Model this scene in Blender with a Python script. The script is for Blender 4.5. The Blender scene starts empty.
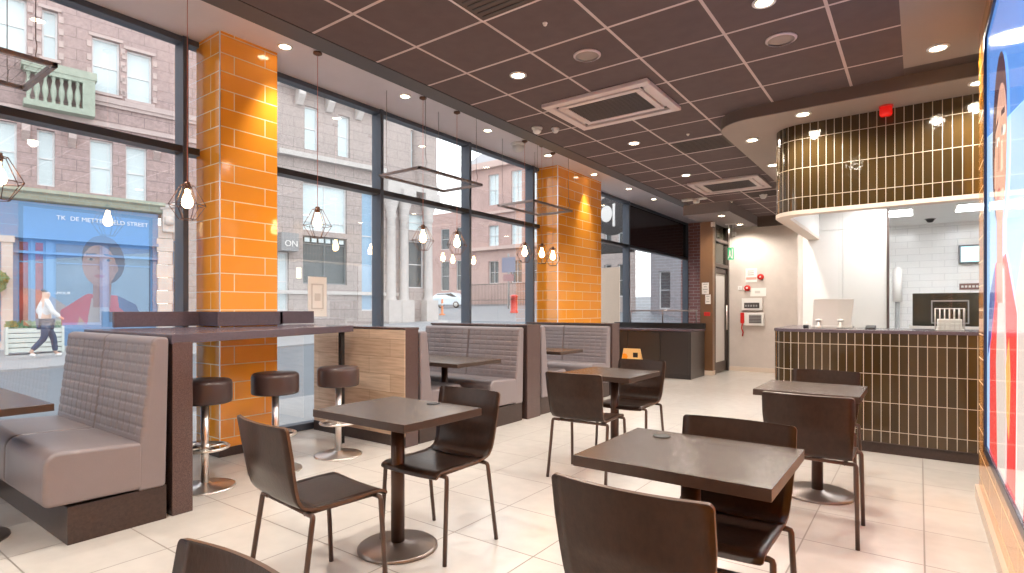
import bpy, math, random
from mathutils import Vector
R = random.Random(7)
EXPO = 0.0
PI = math.pi
sin, cos = math.sin, math.cos
COL = bpy.context.scene.collection
SC = bpy.context.scene

# ------------------------------------------------------------------ helpers
ORIGIN = {}

def link(o):
    COL.objects.link(o)
    return o

def tag(o, label=None, cat=None, group=None, kind=None):
    if label: o['label'] = label
    if cat: o['category'] = cat
    if group: o['group'] = group
    if kind: o['kind'] = kind
    return o

def thing(name, label, cat, loc=(0, 0, 0), rz=0.0, group=None, kind=None):
    o = link(bpy.data.objects.new(name, None))
    o.empty_display_size = 0.1
    o.location = loc
    o.rotation_euler = (0, 0, rz)
    ORIGIN[o] = Vector(loc)
    return tag(o, label, cat, group, kind)

def kids(o):
    return [c for c in COL.objects if c.parent is o or c.parent == o]

def dup(root, loc, rz=None, label=None, group=None, cat=None):
    def cp(o, par):
        c = o.copy()
        link(c)
        if par is not None:
            c.parent = par
        for k in [x for x in o.children]:
            cp(k, c)
        return c
    r = cp(root, None)
    r.location = loc
    if rz is not None:
        r.rotation_euler = (0, 0, rz)
    ORIGIN[r] = Vector(loc)
    tag(r, label, cat, group)
    return r

class MB:
    def __init__(s):
        s.v = []; s.f = []; s.mi = []; s.sm = []; s.uv = None; s.m = 0
    def face(s, idx, smooth=False):
        s.f.append(tuple(idx)); s.mi.append(s.m); s.sm.append(smooth)
    def box(s, x0, y0, z0, x1, y1, z1):
        x0, x1 = min(x0, x1), max(x0, x1); y0, y1 = min(y0, y1), max(y0, y1); z0, z1 = min(z0, z1), max(z0, z1)
        b = len(s.v)
        s.v += [(x0, y0, z0), (x1, y0, z0), (x1, y1, z0), (x0, y1, z0), (x0, y0, z1), (x1, y0, z1), (x1, y1, z1), (x0, y1, z1)]
        for q in ((0, 3, 2, 1), (4, 5, 6, 7), (0, 1, 5, 4), (1, 2, 6, 5), (2, 3, 7, 6), (3, 0, 4, 7)):
            s.face([b + i for i in q])
        return s
    def quad(s, a, b, c, d):
        n = len(s.v); s.v += [a, b, c, d]; s.face((n, n + 1, n + 2, n + 3)); return s
    def poly(s, pts):
        n = len(s.v); s.v += list(pts); s.face(range(n, n + len(pts))); return s
    def tube(s, pts, r, seg=8, closed=False, caps=True):
        pts = [Vector(p) for p in pts]
        n = len(pts)
        rs = r if isinstance(r, (list, tuple)) else [r] * n
        rings = []
        up0 = None
        for i, p in enumerate(pts):
            a = pts[(i - 1) % n] if (closed or i > 0) else p
            c = pts[(i + 1) % n] if (closed or i < n - 1) else p
            t = (c - a)
            if t.length < 1e-9: t = Vector((0, 0, 1))
            t.normalize()
            if up0 is None:
                up0 = Vector((0, 0, 1)) if abs(t.z) < .9 else Vector((1, 0, 0))
            x = up0 - t * up0.dot(t)
            if x.length < 1e-6:
                x = Vector((0, 1, 0)) - t * t.y
            x.normalize(); up0 = x
            y = t.cross(x)
            b = len(s.v)
            for k in range(seg):
                q = 2 * PI * k / seg
                s.v.append(tuple(p + (x * cos(q) + y * sin(q)) * rs[i]))
            rings.append(b)
        m = n if closed else n - 1
        for i in range(m):
            a, c = rings[i], rings[(i + 1) % n]
            for k in range(seg):
                s.face((a + k, a + (k + 1) % seg, c + (k + 1) % seg, c + k), True)
        if caps and not closed:
            s.face([rings[0] + k for k in range(seg)][::-1])
            s.face([rings[-1] + k for k in range(seg)])
        return s
    def lathe(s, prof, c=(0, 0, 0), seg=32, smooth=True):
        rings = []
        for r, z in prof:
            b = len(s.v)
            if r < 1e-6:
                s.v.append((c[0], c[1], c[2] + z)); rings.append((b, 1))
            else:
                for k in range(seg):
                    q = 2 * PI * k / seg
                    s.v.append((c[0] + r * cos(q), c[1] + r * sin(q), c[2] + z))
                rings.append((b, seg))
        for (a, na), (b, nb) in zip(rings, rings[1:]):
            for k in range(seg):
                k2 = (k + 1) % seg
                if na == 1 and nb == 1: continue
                if na == 1: s.face((a, b + k2, b + k), smooth)
                elif nb == 1: s.face((a + k, a + k2, b), smooth)
                else: s.face((a + k, a + k2, b + k2, b + k), smooth)
        return s
    def prism(s, pts, a0, a1, axis='z', smooth=False):
        """extrude a 2D polygon along an axis; pts are the two other coordinates in order"""
        def mk(p, h):
            if axis == 'z': return (p[0], p[1], h)
            if axis == 'x': return (h, p[0], p[1])
            return (p[0], h, p[1])
        n = len(pts); b = len(s.v)
        s.v += [mk(p, a0) for p in pts] + [mk(p, a1) for p in pts]
        for i in range(n):
            j = (i + 1) % n
            s.face((b + i, b + j, b + n + j, b + n + i), smooth)
        s.face([b + i for i in range(n)][::-1]); s.face([b + n + i for i in range(n)])
        return s
    def grid(s, P, smooth=True):
        b = len(s.v); nu = len(P); nv = len(P[0])
        for row in P: s.v += [tuple(p) for p in row]
        for i in range(nu - 1):
            for j in range(nv - 1):
                q = b + i * nv + j
                s.face((q, q + 1, q + nv + 1, q + nv), smooth)
        return s
    def build(s, name, mat, parent=None, world=True, bevel=0, seg=2, smooth=False, kind=None, fixn=True):
        me = bpy.data.meshes.new(name)
        off = Vector((0, 0, 0))
        if parent is not None and world:
            r = parent
            while r.parent is not None: r = r.parent
            off = ORIGIN.get(r, Vector((0, 0, 0)))
        me.from_pydata([tuple(Vector(p) - off) for p in s.v], [], s.f)
        mats = mat if isinstance(mat, (list, tuple)) else [mat]
        for m in mats: me.materials.append(m)
        for p, mi, sm in zip(me.polygons, s.mi, s.sm):
            p.material_index = mi; p.use_smooth = sm or smooth
        if s.uv is not None:
            l = me.uv_layers.new(name='UVMap')
            for lp in me.loops: l.data[lp.index].uv = s.uv[lp.vertex_index]
        if fixn:
            import bmesh
            bm = bmesh.new(); bm.from_mesh(me)
            bmesh.ops.recalc_face_normals(bm, faces=bm.faces)
            bm.to_mesh(me); bm.free()
        me.update()
        o = link(bpy.data.objects.new(name, me))
        if parent is not None: o.parent = parent
        else: ORIGIN[o] = Vector((0, 0, 0))
        if bevel:
            m = o.modifiers.new('bevel', 'BEVEL'); m.width = bevel; m.segments = seg; m.limit_method = 'ANGLE'; m.angle_limit = .6
            m.harden_normals = False
        if kind: o['kind'] = kind
        return o

# ------------------------------------------------------------------ materials
def nt(name):
    m = bpy.data.materials.new(name); m.use_nodes = True
    t = m.node_tree; t.nodes.clear()
    out = t.nodes.new('ShaderNodeOutputMaterial')
    b = t.nodes.new('ShaderNodeBsdfPrincipled')
    t.links.new(b.outputs[0], out.inputs[0])
    return m, t, b, out

def C4(c): return (c[0], c[1], c[2], 1)

def P(name, col, rough=.5, metal=0, spec=.5, emit=None, es=0, coat=0, noise=0, nscale=20, bump=0, bscale=60, alt=None, stretch=None):
    m, t, b, out = nt(name)
    b.inputs['Base Color'].default_value = C4(col)
    b.inputs['Roughness'].default_value = rough
    b.inputs['Metallic'].default_value = metal
    b.inputs['Specular IOR Level'].default_value = spec
    b.inputs['Coat Weight'].default_value = coat
    b.inputs['Coat Roughness'].default_value = .08
    if emit is not None:
        b.inputs['Emission Color'].default_value = C4(emit)
        b.inputs['Emission Strength'].default_value = es
    if noise or bump:
        tc = t.nodes.new('ShaderNodeTexCoord')
        mp = t.nodes.new('ShaderNodeMapping')
        if stretch: mp.inputs['Scale'].default_value = stretch
        t.links.new(tc.outputs['Object'], mp.inputs[0])
    if noise:
        n = t.nodes.new('ShaderNodeTexNoise'); n.inputs['Scale'].default_value = nscale; n.inputs['Detail'].default_value = 5
        n.inputs['Roughness'].default_value = .65
        t.links.new(mp.outputs[0], n.inputs['Vector'])
        r = t.nodes.new('ShaderNodeValToRGB')
        r.color_ramp.elements[0].position = .5 - .25; r.color_ramp.elements[1].position = .5 + .25
        a = alt or tuple(max(0, c * (1 - noise)) for c in col)
        r.color_ramp.elements[0].color = C4(a); r.color_ramp.elements[1].color = C4(col)
        t.links.new(n.outputs['Fac'], r.inputs[0]); t.links.new(r.outputs[0], b.inputs['Base Color'])
    if bump:
        n2 = t.nodes.new('ShaderNodeTexNoise'); n2.inputs['Scale'].default_value = bscale; n2.inputs['Detail'].default_value = 3
        t.links.new(mp.outputs[0], n2.inputs['Vector'])
        bp = t.nodes.new('ShaderNodeBump'); bp.inputs['Strength'].default_value = bump; bp.inputs['Distance'].default_value = .01
        t.links.new(n2.outputs['Fac'], bp.inputs['Height']); t.links.new(bp.outputs[0], b.inputs['Normal'])
    return m

def brick_mat(name, c1, c2, mortar, w, h, ms, rough=.2, mode='xy_z', offset=.5, phase=(0, 0), grough=.7, bump=.3, coat=0, wave=0, noise=0, spec=.5):
    """tiles from a Brick Texture laid out in metres on world position (or the mesh's UV)"""
    m, t, b, out = nt(name)
    if mode == 'uv':
        tc = t.nodes.new('ShaderNodeUVMap'); src = tc.outputs[0]
        pos = t.nodes.new('ShaderNodeNewGeometry').outputs['Position']
    else:
        g = t.nodes.new('ShaderNodeNewGeometry'); pos = g.outputs['Position']
        sp = t.nodes.new('ShaderNodeSeparateXYZ'); t.links.new(pos, sp.inputs[0])
        cb = t.nodes.new('ShaderNodeCombineXYZ')
        if mode == 'xy_z':
            ad = t.nodes.new('ShaderNodeMath'); ad.operation = 'ADD'
            t.links.new(sp.outputs[0], ad.inputs[0]); t.links.new(sp.outputs[1], ad.inputs[1])
            t.links.new(ad.outputs[0], cb.inputs[0]); t.links.new(sp.outputs[2], cb.inputs[1])
        else:
            t.links.new(sp.outputs[0], cb.inputs[0]); t.links.new(sp.outputs[1], cb.inputs[1])
        src = cb.outputs[0]
    mp = t.nodes.new('ShaderNodeMapping'); mp.inputs['Location'].default_value = (phase[0], phase[1], 0)
    t.links.new(src, mp.inputs[0])
    br = t.nodes.new('ShaderNodeTexBrick'); br.offset = offset; br.offset_frequency = 2; br.squash = 1
    br.inputs['Color1'].default_value = C4(c1); br.inputs['Color2'].default_value = C4(c2); br.inputs['Mortar'].default_value = C4(mortar)
    br.inputs['Scale'].default_value = 1; br.inputs['Mortar Size'].default_value = ms; br.inputs['Mortar Smooth'].default_value = .1
    br.inputs['Bias'].default_value = 0; br.inputs['Brick Width'].default_value = w; br.inputs['Row Height'].default_value = h
    t.links.new(mp.outputs[0], br.inputs['Vector'])
    col = br.outputs['Color']
    if noise:
        n = t.nodes.new('ShaderNodeTexNoise'); n.inputs['Scale'].default_value = 9; n.inputs['Detail'].default_value = 6
        t.links.new(pos, n.inputs['Vector'])
        mx = t.nodes.new('ShaderNodeMix'); mx.data_type = 'RGBA'; mx.blend_type = 'MULTIPLY'; mx.inputs[0].default_value = 1
        rp = t.nodes.new('ShaderNodeValToRGB'); rp.color_ramp.elements[0].position = .3; rp.color_ramp.elements[1].position = .7
        k = 1 - noise
        rp.color_ramp.elements[0].color = (k, k, k, 1)
        t.links.new(n.outputs['Fac'], rp.inputs[0]); t.links.new(col, mx.inputs[6]); t.links.new(rp.outputs[0], mx.inputs[7])
        col = mx.outputs[2]
    t.links.new(col, b.inputs['Base Color'])
    rr = t.nodes.new('ShaderNodeMapRange'); rr.inputs['To Min'].default_value = rough; rr.inputs['To Max'].default_value = grough
    t.links.new(br.outputs['Fac'], rr.inputs['Value']); t.links.new(rr.outputs[0], b.inputs['Roughness'])
    b.inputs['Coat Weight'].default_value = coat; b.inputs['Coat Roughness'].default_value = .05
    b.inputs['Specular IOR Level'].default_value = spec
    iv = t.nodes.new('ShaderNodeMath'); iv.operation = 'SUBTRACT'; iv.inputs[0].default_value = 1
    t.links.new(br.outputs['Fac'], iv.inputs[1])
    bp = t.nodes.new('ShaderNodeBump'); bp.inputs['Strength'].default_value = bump; bp.inputs['Distance'].default_value = .004
    hsrc = iv.outputs[0]
    if wave:
        n = t.nodes.new('ShaderNodeTexNoise'); n.inputs['Scale'].default_value = 26; n.inputs['Detail'].default_value = 2
        t.links.new(pos, n.inputs['Vector'])
        ml = t.nodes.new('ShaderNodeMath'); ml.operation = 'MULTIPLY_ADD'; ml.inputs[1].default_value = wave
        t.links.new(n.outputs['Fac'], ml.inputs[0]); t.links.new(iv.outputs[0], ml.inputs[2]); hsrc = ml.outputs[0]
    t.links.new(hsrc, bp.inputs['Height']); t.links.new(bp.outputs[0], b.inputs['Normal'])
    if coat: t.links.new(bp.outputs[0], b.inputs['Coat Normal'])
    return m

def glass_mat(name, tint=(.96, .98, .98), base=.06, k=1.6, rough=0):
    m = bpy.data.materials.new(name); m.use_nodes = True
    t = m.node_tree; t.nodes.clear()
    out = t.nodes.new('ShaderNodeOutputMaterial')
    tr = t.nodes.new('ShaderNodeBsdfTransparent'); tr.inputs[0].default_value = C4(tint)
    gl = t.nodes.new('ShaderNodeBsdfGlossy'); gl.inputs['Roughness'].default_value = rough
    gl.inputs[0].default_value = (1, 1, 1, 1)
    fr = t.nodes.new('ShaderNodeLayerWeight'); fr.inputs[0].default_value = .5
    pw = t.nodes.new('ShaderNodeMath'); pw.operation = 'POWER'; pw.inputs[1].default_value = 4
    t.links.new(fr.outputs['Facing'], pw.inputs[0])
    ma = t.nodes.new('ShaderNodeMath'); ma.operation = 'MULTIPLY_ADD'; ma.inputs[1].default_value = k; ma.inputs[2].default_value = base; ma.use_clamp = True
    mx = t.nodes.new('ShaderNodeMixShader')
    t.links.new(pw.outputs[0], ma.inputs[0]); t.links.new(ma.outputs[0], mx.inputs[0])
    t.links.new(tr.outputs[0], mx.inputs[1]); t.links.new(gl.outputs[0], mx.inputs[2]); t.links.new(mx.outputs[0], out.inputs[0])
    return m

M = {}
M['floor'] = brick_mat('floor_tile', (.69, .64, .595), (.655, .61, .565), (.28, .24, .21), .5417, .53, .0042, rough=.2, mode='xy', offset=0, phase=(3.23, -1.335), grough=.5, bump=.1, noise=.07)
M['orange'] = brick_mat('orange_tile', (.98, .385, .038), (.94, .35, .032), (.92, .76, .52), .57, .158, .0042, rough=.13, mode='xy_z', offset=.5, phase=(2.305 + .57 * 4, .0), bump=.25, coat=.4)
M['counter_tile'] = brick_mat('dark_stick_tile', (.040, .024, .010), (.062, .037, .015), (.50, .42, .33), .0656, .25, .0028, rough=.1, mode='uv', offset=0, phase=(0, -.2), bump=.35, wave=.25, coat=.3)
M['bulk_tile'] = brick_mat('dark_glazed_tile', (.036, .022, .008), (.052, .031, .011), (.44, .37, .28), .0656, .275, .0028, rough=.08, mode='uv', offset=0, phase=(0, -2.33 + .275), bump=.5, wave=.5, coat=.5)
M['ceiling'] = brick_mat('ceiling_tile', (.130, .094, .094), (.122, .088, .088), (.60, .49, .48), .607, .549, .011, rough=.75, mode='xy', offset=0, phase=(2.889, -2.273), bump=.15, grough=.5, noise=.12, spec=.25)
M['white_tile'] = brick_mat('white_brick_tile', (.86, .86, .85), (.83, .83, .83), (.62, .62, .62), .3, .1, .003, rough=.15, mode='xy_z', offset=.5, bump=.3)
M['stone_brick'] = brick_mat('pink_sandstone', (.46, .34, .325), (.42, .31, .30), (.27, .20, .195), .75, .36, .012, rough=.9, mode='uv', offset=.5, bump=.4, noise=.25)
M['pale_stone'] = brick_mat('pale_stone', (.47, .40, .38), (.43, .37, .35), (.30, .25, .24), .9, .42, .012, rough=.9, mode='uv', offset=.5, bump=.3, noise=.2)
M['far_stone'] = P('red_sandstone', (.52, .36, .33), .9, noise=.25, nscale=.8)
M['redbrick'] = brick_mat('pink_brick_wall', (.36, .15, .13), (.29, .12, .11), (.55, .42, .40), .24, .085, .006, rough=.6, mode='xy_z', offset=.5, bump=.3)
M['soffit'] = P('grey_soffit', (.76, .70, .74), .45, noise=.06, nscale=3)
M['plaster'] = P('taupe_plaster', (.33, .265, .235), .6, noise=.08, nscale=2)
M['dark_trim'] = P('dark_trim', (.062, .055, .062), .5)
M['brown_trim'] = P('brown_trim', (.085, .055, .045), .55)
M['fascia'] = P('taupe_fascia', (.12, .088, .075), .55)
M['wall_back'] = P('greige_wall', (.66, .585, .54), .6, noise=.12, nscale=5)
M['panel_white'] = P('pale_panel', (.80, .79, .76), .3, noise=.05, nscale=4)
M['white_ceiling'] = P('white_ceiling', (.85, .85, .85), .7)
M['frame'] = P('slate_window_frame', (.085, .10, .13), .42, metal=.3)
M['dark_frame'] = P('near_black_frame', (.035, .036, .042), .4)
M['glass'] = glass_mat('window_glass', base=.105, k=.6)
M['clear'] = glass_mat('clear_screen', tint=(.985, .99, .985), base=.01, k=.5)
M['stone'] = P('speckled_brown_stone', (.135, .085, .078), .22, noise=.55, nscale=160, alt=(.045, .027, .026))
M['bartop'] = P('speckled_bar_top', (.15, .115, .14), .2, noise=.55, nscale=170, alt=(.06, .045, .06))
M['chair_wood'] = P('wenge_laminate', (.040, .020, .013), .28, spec=.3, noise=.5, nscale=38, bump=.06, bscale=90, stretch=(1, 1, .6))
M['edge_wood'] = P('warm_ply_edge', (.10, .052, .03), .4)
M['table'] = P('dark_oak_laminate', (.092, .058, .041), .27, spec=.6, noise=.4, nscale=26, stretch=(1.2, 14, 14), bump=.03, bscale=80)
M['table_edge'] = P('dark_table_edge', (.060, .034, .024), .35, noise=.3, nscale=40)
M['pole'] = P('bronze_brown_metal', (.075, .042, .030), .3, metal=.55)
M['base'] = P('brushed_brown_metal', (.30, .25, .225), .3, metal=.8)
M['tube'] = P('brown_painted_tube', (.10, .062, .048), .33, metal=.4)
M['chrome'] = P('polished_steel', (.86, .82, .78), .28, metal=1)
M['stool'] = P('dark_brown_vinyl', (.055, .032, .030), .3, bump=.05, bscale=120)
M['leather'] = P('taupe_leather', (.22, .182, .187), .34, spec=.6, noise=.08, nscale=6, bump=.06, bscale=140)
M['leather_side'] = P('taupe_leather_side', (.36, .285, .275), .45, noise=.08, nscale=6, bump=.06, bscale=140)
M['plinth'] = P('dark_plinth_stone', (.060, .036, .030), .35, noise=.5, nscale=60)
M['black'] = P('matt_black', (.012, .011, .012), .5)
M['blackgloss'] = P('gloss_black', (.010, .010, .012), .1)
M['darkglass'] = P('dark_screen', (.03, .028, .02), .08)
M['grey'] = P('mid_grey', (.30, .30, .30), .5)
M['silver'] = P('pale_grey_plastic', (.66, .63, .60), .3)
M['white'] = P('white_plastic', (.82, .80, .78), .4)
M['paper'] = P('white_paper', (.88, .86, .83), .7)
M['red'] = P('red_plastic', (.62, .02, .015), .3)
M['redbeacon'] = P('red_beacon_lens', (.75, .01, .01), .2, emit=(1, .02, .01), es=.35)
M['green'] = P('green_sign', (.02, .38, .16), .4, emit=(.05, .7, .3), es=.3)
M['cream'] = P('cream_skirting', (.72, .60, .50), .35)
M['grate'] = P('dark_grille', (.055, .046, .046), .6)
M['cassette'] = P('mauve_grey_cassette', (.68, .58, .58), .4)
M['lens'] = P('lamp_lens', (1, .95, .85), .4, emit=(1, .83, .58), es=22)
M['bulb'] = P('filament_bulb', (1, .8, .5), .2, emit=(1, .66, .30), es=26)
M['panel_light'] = P('panel_light', (1, 1, 1), .4, emit=(.97, .98, 1), es=20)
M['screen'] = P('menu_screen', (.5, .75, .8), .2, emit=(.55, .85, .95), es=1.1)
M['screen_dark'] = P('menu_screen_edge', (.1, .12, .14), .3)
M['cage'] = P('dark_copper_wire', (.16, .085, .06), .35, metal=.8)
M['cord'] = P('red_cord', (.62, .22, .18), .6)
M['rack'] = P('bronze_grey_steel', (.27, .225, .22), .4, metal=.5)
M['column'] = P('brown_column_cladding', (.19, .095, .045), .3, noise=.15, nscale=4)
M['door'] = P('dark_door_frame', (.055, .038, .032), .4)
M['cabinet'] = P('dark_speckled_cabinet', (.055, .047, .047), .28, noise=.4, nscale=90)
M['tan'] = P('tan_yellow_board', (.80, .52, .22), .5)
M['oak'] = None

def plank_mat():
    m, t, b, out = nt('pale_oak_planks')
    g = t.nodes.new('ShaderNodeNewGeometry'); sp = t.nodes.new('ShaderNodeSeparateXYZ'); cb = t.nodes.new('ShaderNodeCombineXYZ')
    t.links.new(g.outputs['Position'], sp.inputs[0]); t.links.new(sp.outputs[0], cb.inputs[0]); t.links.new(sp.outputs[2], cb.inputs[1])
    br = t.nodes.new('ShaderNodeTexBrick'); br.offset = .37; br.offset_frequency = 2
    br.inputs['Color1'].default_value = (.56, .40, .28, 1); br.inputs['Color2'].default_value = (.72, .57, .44, 1); br.inputs['Mortar'].default_value = (.33, .22, .14, 1)
    br.inputs['Scale'].default_value = 1; br.inputs['Mortar Size'].default_value = .0018; br.inputs['Brick Width'].default_value = .8; br.inputs['Row Height'].default_value = .165
    t.links.new(cb.outputs[0], br.inputs['Vector'])
    mp = t.nodes.new('ShaderNodeMapping'); mp.inputs['Scale'].default_value = (2.5, 34, 34); t.links.new(cb.outputs[0], mp.inputs[0])
    n = t.nodes.new('ShaderNodeTexNoise'); n.inputs['Scale'].default_value = 1.6; n.inputs['Detail'].default_value = 6; t.links.new(mp.outputs[0], n.inputs['Vector'])
    rp = t.nodes.new('ShaderNodeValToRGB'); rp.color_ramp.elements[0].position = .3; rp.color_ramp.elements[0].color = (.72, .68, .64, 1); rp.color_ramp.elements[1].position = .65; rp.color_ramp.elements[1].color = (1, 1, 1, 1)
    t.links.new(n.outputs['Fac'], rp.inputs[0])
    mx = t.nodes.new('ShaderNodeMix'); mx.data_type = 'RGBA'; mx.blend_type = 'MULTIPLY'; mx.inputs[0].default_value = 1
    t.links.new(br.outputs[0], mx.inputs[6]); t.links.new(rp.outputs[0], mx.inputs[7]); t.links.new(mx.outputs[2], b.inputs['Base Color'])
    b.inputs['Roughness'].default_value = .4
    return m
M['oak'] = plank_mat()

# ------------------------------------------------------------------ camera
F, TH, HOR, CH = 561.3, .62815, 309.2, 1.27
cam = bpy.data.cameras.new('camera'); camo = link(bpy.data.objects.new('camera', cam))
cam.sensor_fit = 'HORIZONTAL'; cam.sensor_width = 36; cam.lens = F / 1024 * 36
cam.shift_x = 0; cam.shift_y = (HOR - 286.5) / 1024
cam.clip_start = .02; cam.clip_end = 400
camo.location = (0, 0, CH); camo.rotation_euler = (PI / 2, 0, TH)
SC.camera = camo

def struct(mb, name, mat, label, parent=None, bevel=0):
    o = mb.build(name, mat, parent, bevel=bevel)
    tag(o, label, None, None, 'structure')
    return o

# ------------------------------------------------------------------ room shell
YB = -3.0            # wall behind the camera
GX = -5.28           # glass plane
ZC = 3.13            # tiled ceiling
ZS = 3.66            # raised soffit by the windows
XR = .325            # right wall face

struct(MB().box(-5.45, YB - .2, -.15, 3.0, 15.8, 0), 'floor', M['floor'], 'pale beige large format floor tiles across the dining room')
struct(MB().box(-3.31, YB - .2, ZC, -.1, 12.3, ZC + .55), 'ceiling', M['ceiling'], 'brown ceiling tiles in a pale grid over the dining room')
struct(MB().box(-3.49, YB - .2, ZC - .006, -3.31, 12.3, ZS), 'trim_1', M['dark_trim'], 'dark edge strip between tiled ceiling and raised window soffit')
struct(MB().box(-5.45, YB - .2, ZS, -3.3, 15.7, ZS + .1), 'trim_2', M['soffit'], 'pale grey raised ceiling strip along the windows')
struct(MB().box(-.1, YB - .2, ZC - .004, 3.0, 5.28, ZC + .55), 'trim_3', M['plaster'], 'plain taupe plaster ceiling strip along the poster wall')
struct(MB().box(-.1, 5.28, ZC, 3.0, 5.6, ZC + .55), 'trim_4', M['brown_trim'], 'dark brown ceiling strip before the counter soffit')

def arc_path(x_left, y_front, x_right, y_end, r, n=10):
    """plan path: right end -> along the front -> rounded corner -> back along the left side"""
    pts = [(x_right, y_front), (x_left + r, y_front)]
    for i in range(1, n + 1):
        a = PI / 2 * i / n
        pts.append((x_left + r - r * sin(a), y_front + r - r * cos(a)))
    pts.append((x_left, y_end))
    return pts

# counter soffit (rounded front corner) with fascia
sp = arc_path(-1.6, 5.46, 1.6, 12.2, .34)
mb = MB().prism(sp + [(1.6, 12.2)], 3.02, ZC + .3)
struct(mb, 'trim_5', M['plaster'], 'taupe plaster soffit with rounded corner over the counter')
fo = arc_path(-1.606, 5.452, 1.6, 12.2, .345); mb = MB()
for a, b in zip(fo, fo[1:]):
    mb.quad((a[0], a[1], 3.024), (b[0], b[1], 3.024), (b[0], b[1], ZC + .01), (a[0], a[1], ZC + .01))
struct(mb, 'trim_6', M['fascia'], 'dark curved fascia edge of the counter soffit')
# lower soffit in front of the back door
struct(MB().box(-3.44, 9.97, 2.95, -2.64, 12.1, ZC + .2), 'trim_7', P('dim_grey_box', (.20, .175, .18), .5), 'low grey ceiling box over the back door', bevel=.004)
# dark band over the back wall
struct(MB().box(-2.64, 12.02, 2.93, -1.2, 12.2, ZC + .2), 'trim_8', M['brown_trim'], 'dark brown band above the pale back wall')

# walls
struct(MB().box(-3.2, 12.1, 0, -1.2, 12.3, 3.0), 'wall_back', M['wall_back'], 'greige back wall carrying notices and alarm panels')
mb = MB().box(-3.2, 12.085, 0, -1.3, 12.1, .09)
struct(mb, 'baseboard_back', M['cream'], 'low pale skirting along the back wall')
struct(MB().box(XR, YB, 0, XR + .2, 4.93, ZC), 'wall_right', M['orange'], 'orange tiled wall behind the big backlit poster')
struct(MB().box(XR - .022, YB, 0, XR, 4.93, .085), 'baseboard_right', M['cream'], 'cream skirting under the orange tiled poster wall')
struct(MB().box(-5.4, YB - .2, 0, 3, YB, ZS), 'wall_front', M['wall_back'], 'greige wall at the near end of the dining room')
struct(MB().box(XR + .2, 4.73, 0, 2.8, 4.93, ZC), 'wall_kitchen_return', M['panel_white'], 'pale wall returning behind the poster wall')
struct(MB().box(2.6, 4.9, 0, 2.8, 12.2, ZC), 'wall_kitchen_side', M['white_tile'], 'white tiled side wall of the kitchen')
struct(MB().box(-1.26, 10.5, 0, 2.7, 10.65, 2.75), 'wall_kitchen_back', M['white_tile'], 'white brick tiled wall at the back of the kitchen')
struct(MB().box(-1.30, 8.2, 0, -1.24, 12.15, 3.02), 'wall_kitchen_left', M['wall_back'], 'greige side wall between back lobby and kitchen')
struct(MB().box(-1.045, 6.025, 2.55, 2.7, 10.6, 2.62), 'ceiling_kitchen', M['white_ceiling'], 'white kitchen ceiling with bright panel lights')
# pale partition behind the counter
mb = MB()
for xa, xb in ((-1.245, -.789), (-.783, -.325)):
    for za, zb in ((0, 2.275), (2.281, 2.56)):
        mb.box(xa, 8.2, za, xb, 8.24, zb)
mb.box(-1.24, 8.215, 0, -.33, 8.26, 2.56)
struct(mb, 'wall_partition', M['panel_white'], 'pale jointed panel wall behind the counter', bevel=.002)
struct(MB().box(-.325, 8.19, 0, -.30, 8.27, 2.56), 'trim_9', M['brown_trim'], 'thin brown edge strip of the kitchen opening')

# tiled bulkhead above the counter
def ribbon(path, z0, z1, mat, name, label, thick=.11, parent=None, kind=True):
    mb = MB(); uv = []; L = 0; prev = None
    pts = []
    for p in path:
        if prev: L += math.hypot(p[0] - prev[0], p[1] - prev[1])
        prev = p
        b = len(mb.v); mb.v += [(p[0], p[1], z0), (p[0], p[1], z1)]; uv += [(L, z0), (L, z1)]
        pts.append(b)
    for a, b in zip(pts, pts[1:]): mb.face((a, b, b + 1, a + 1), True)
    mb.uv = uv
    # subdivide long straight runs is unnecessary; texture is laid out by arc length
    o = mb.build(name, mat, parent, fixn=False)
    if kind: tag(o, label, None, None, 'structure')
    return o
BP = arc_path(-1.17, 5.9, 1.4, 8.3, .27, 14)
bk = ribbon(BP, 2.205, 3.02, M['bulk_tile'], 'wall_bulkhead', 'glossy dark tiled bulkhead with rounded end above the counter')
ins = arc_path(-1.05, 6.02, 1.4, 8.3, .2, 14)
mb = MB().prism(arc_path(-1.175, 5.895, 1.4, 8.3, .275, 14) + ins[::-1], 2.17, 2.207)
struct(mb, 'trim_10', M['cream'], 'pale underside lip of the tiled bulkhead')
mb = MB()
for a, b in zip(ins, ins[1:]): mb.quad((a[0], a[1], 2.2), (b[0], b[1], 2.2), (b[0], b[1], 3.02), (a[0], a[1], 3.02))
struct(mb, 'trim_11', M['panel_white'], 'white kitchen side of the tiled bulkhead')

# orange pillars
def pillar(name, y0, y1, label):
    mb = MB().box(-5.27, y0, 0, -4.85, y1, ZS)
    t = thing(name, label, None, (-5.06, (y0 + y1) / 2, 0), kind='structure')
    mb.build('tiled_shaft', M['orange'], t)
    MB().box(-5.26, y0 - .012, 0, -4.838, y1 + .012, .075).build('pillar_skirting', M['plinth'], t)
    MB().box(-4.856, y0 - .004, .075, -4.846, y0 + .004, ZS).build('corner_trim', M['chrome'], t)
    return t
pillar('pillar_front', 2.42, 2.95, 'orange tiled pillar rising through the high bar')
pillar('pillar_rear', 7.97, 9.53, 'wide orange tiled pillar beside the rear booth')

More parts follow.
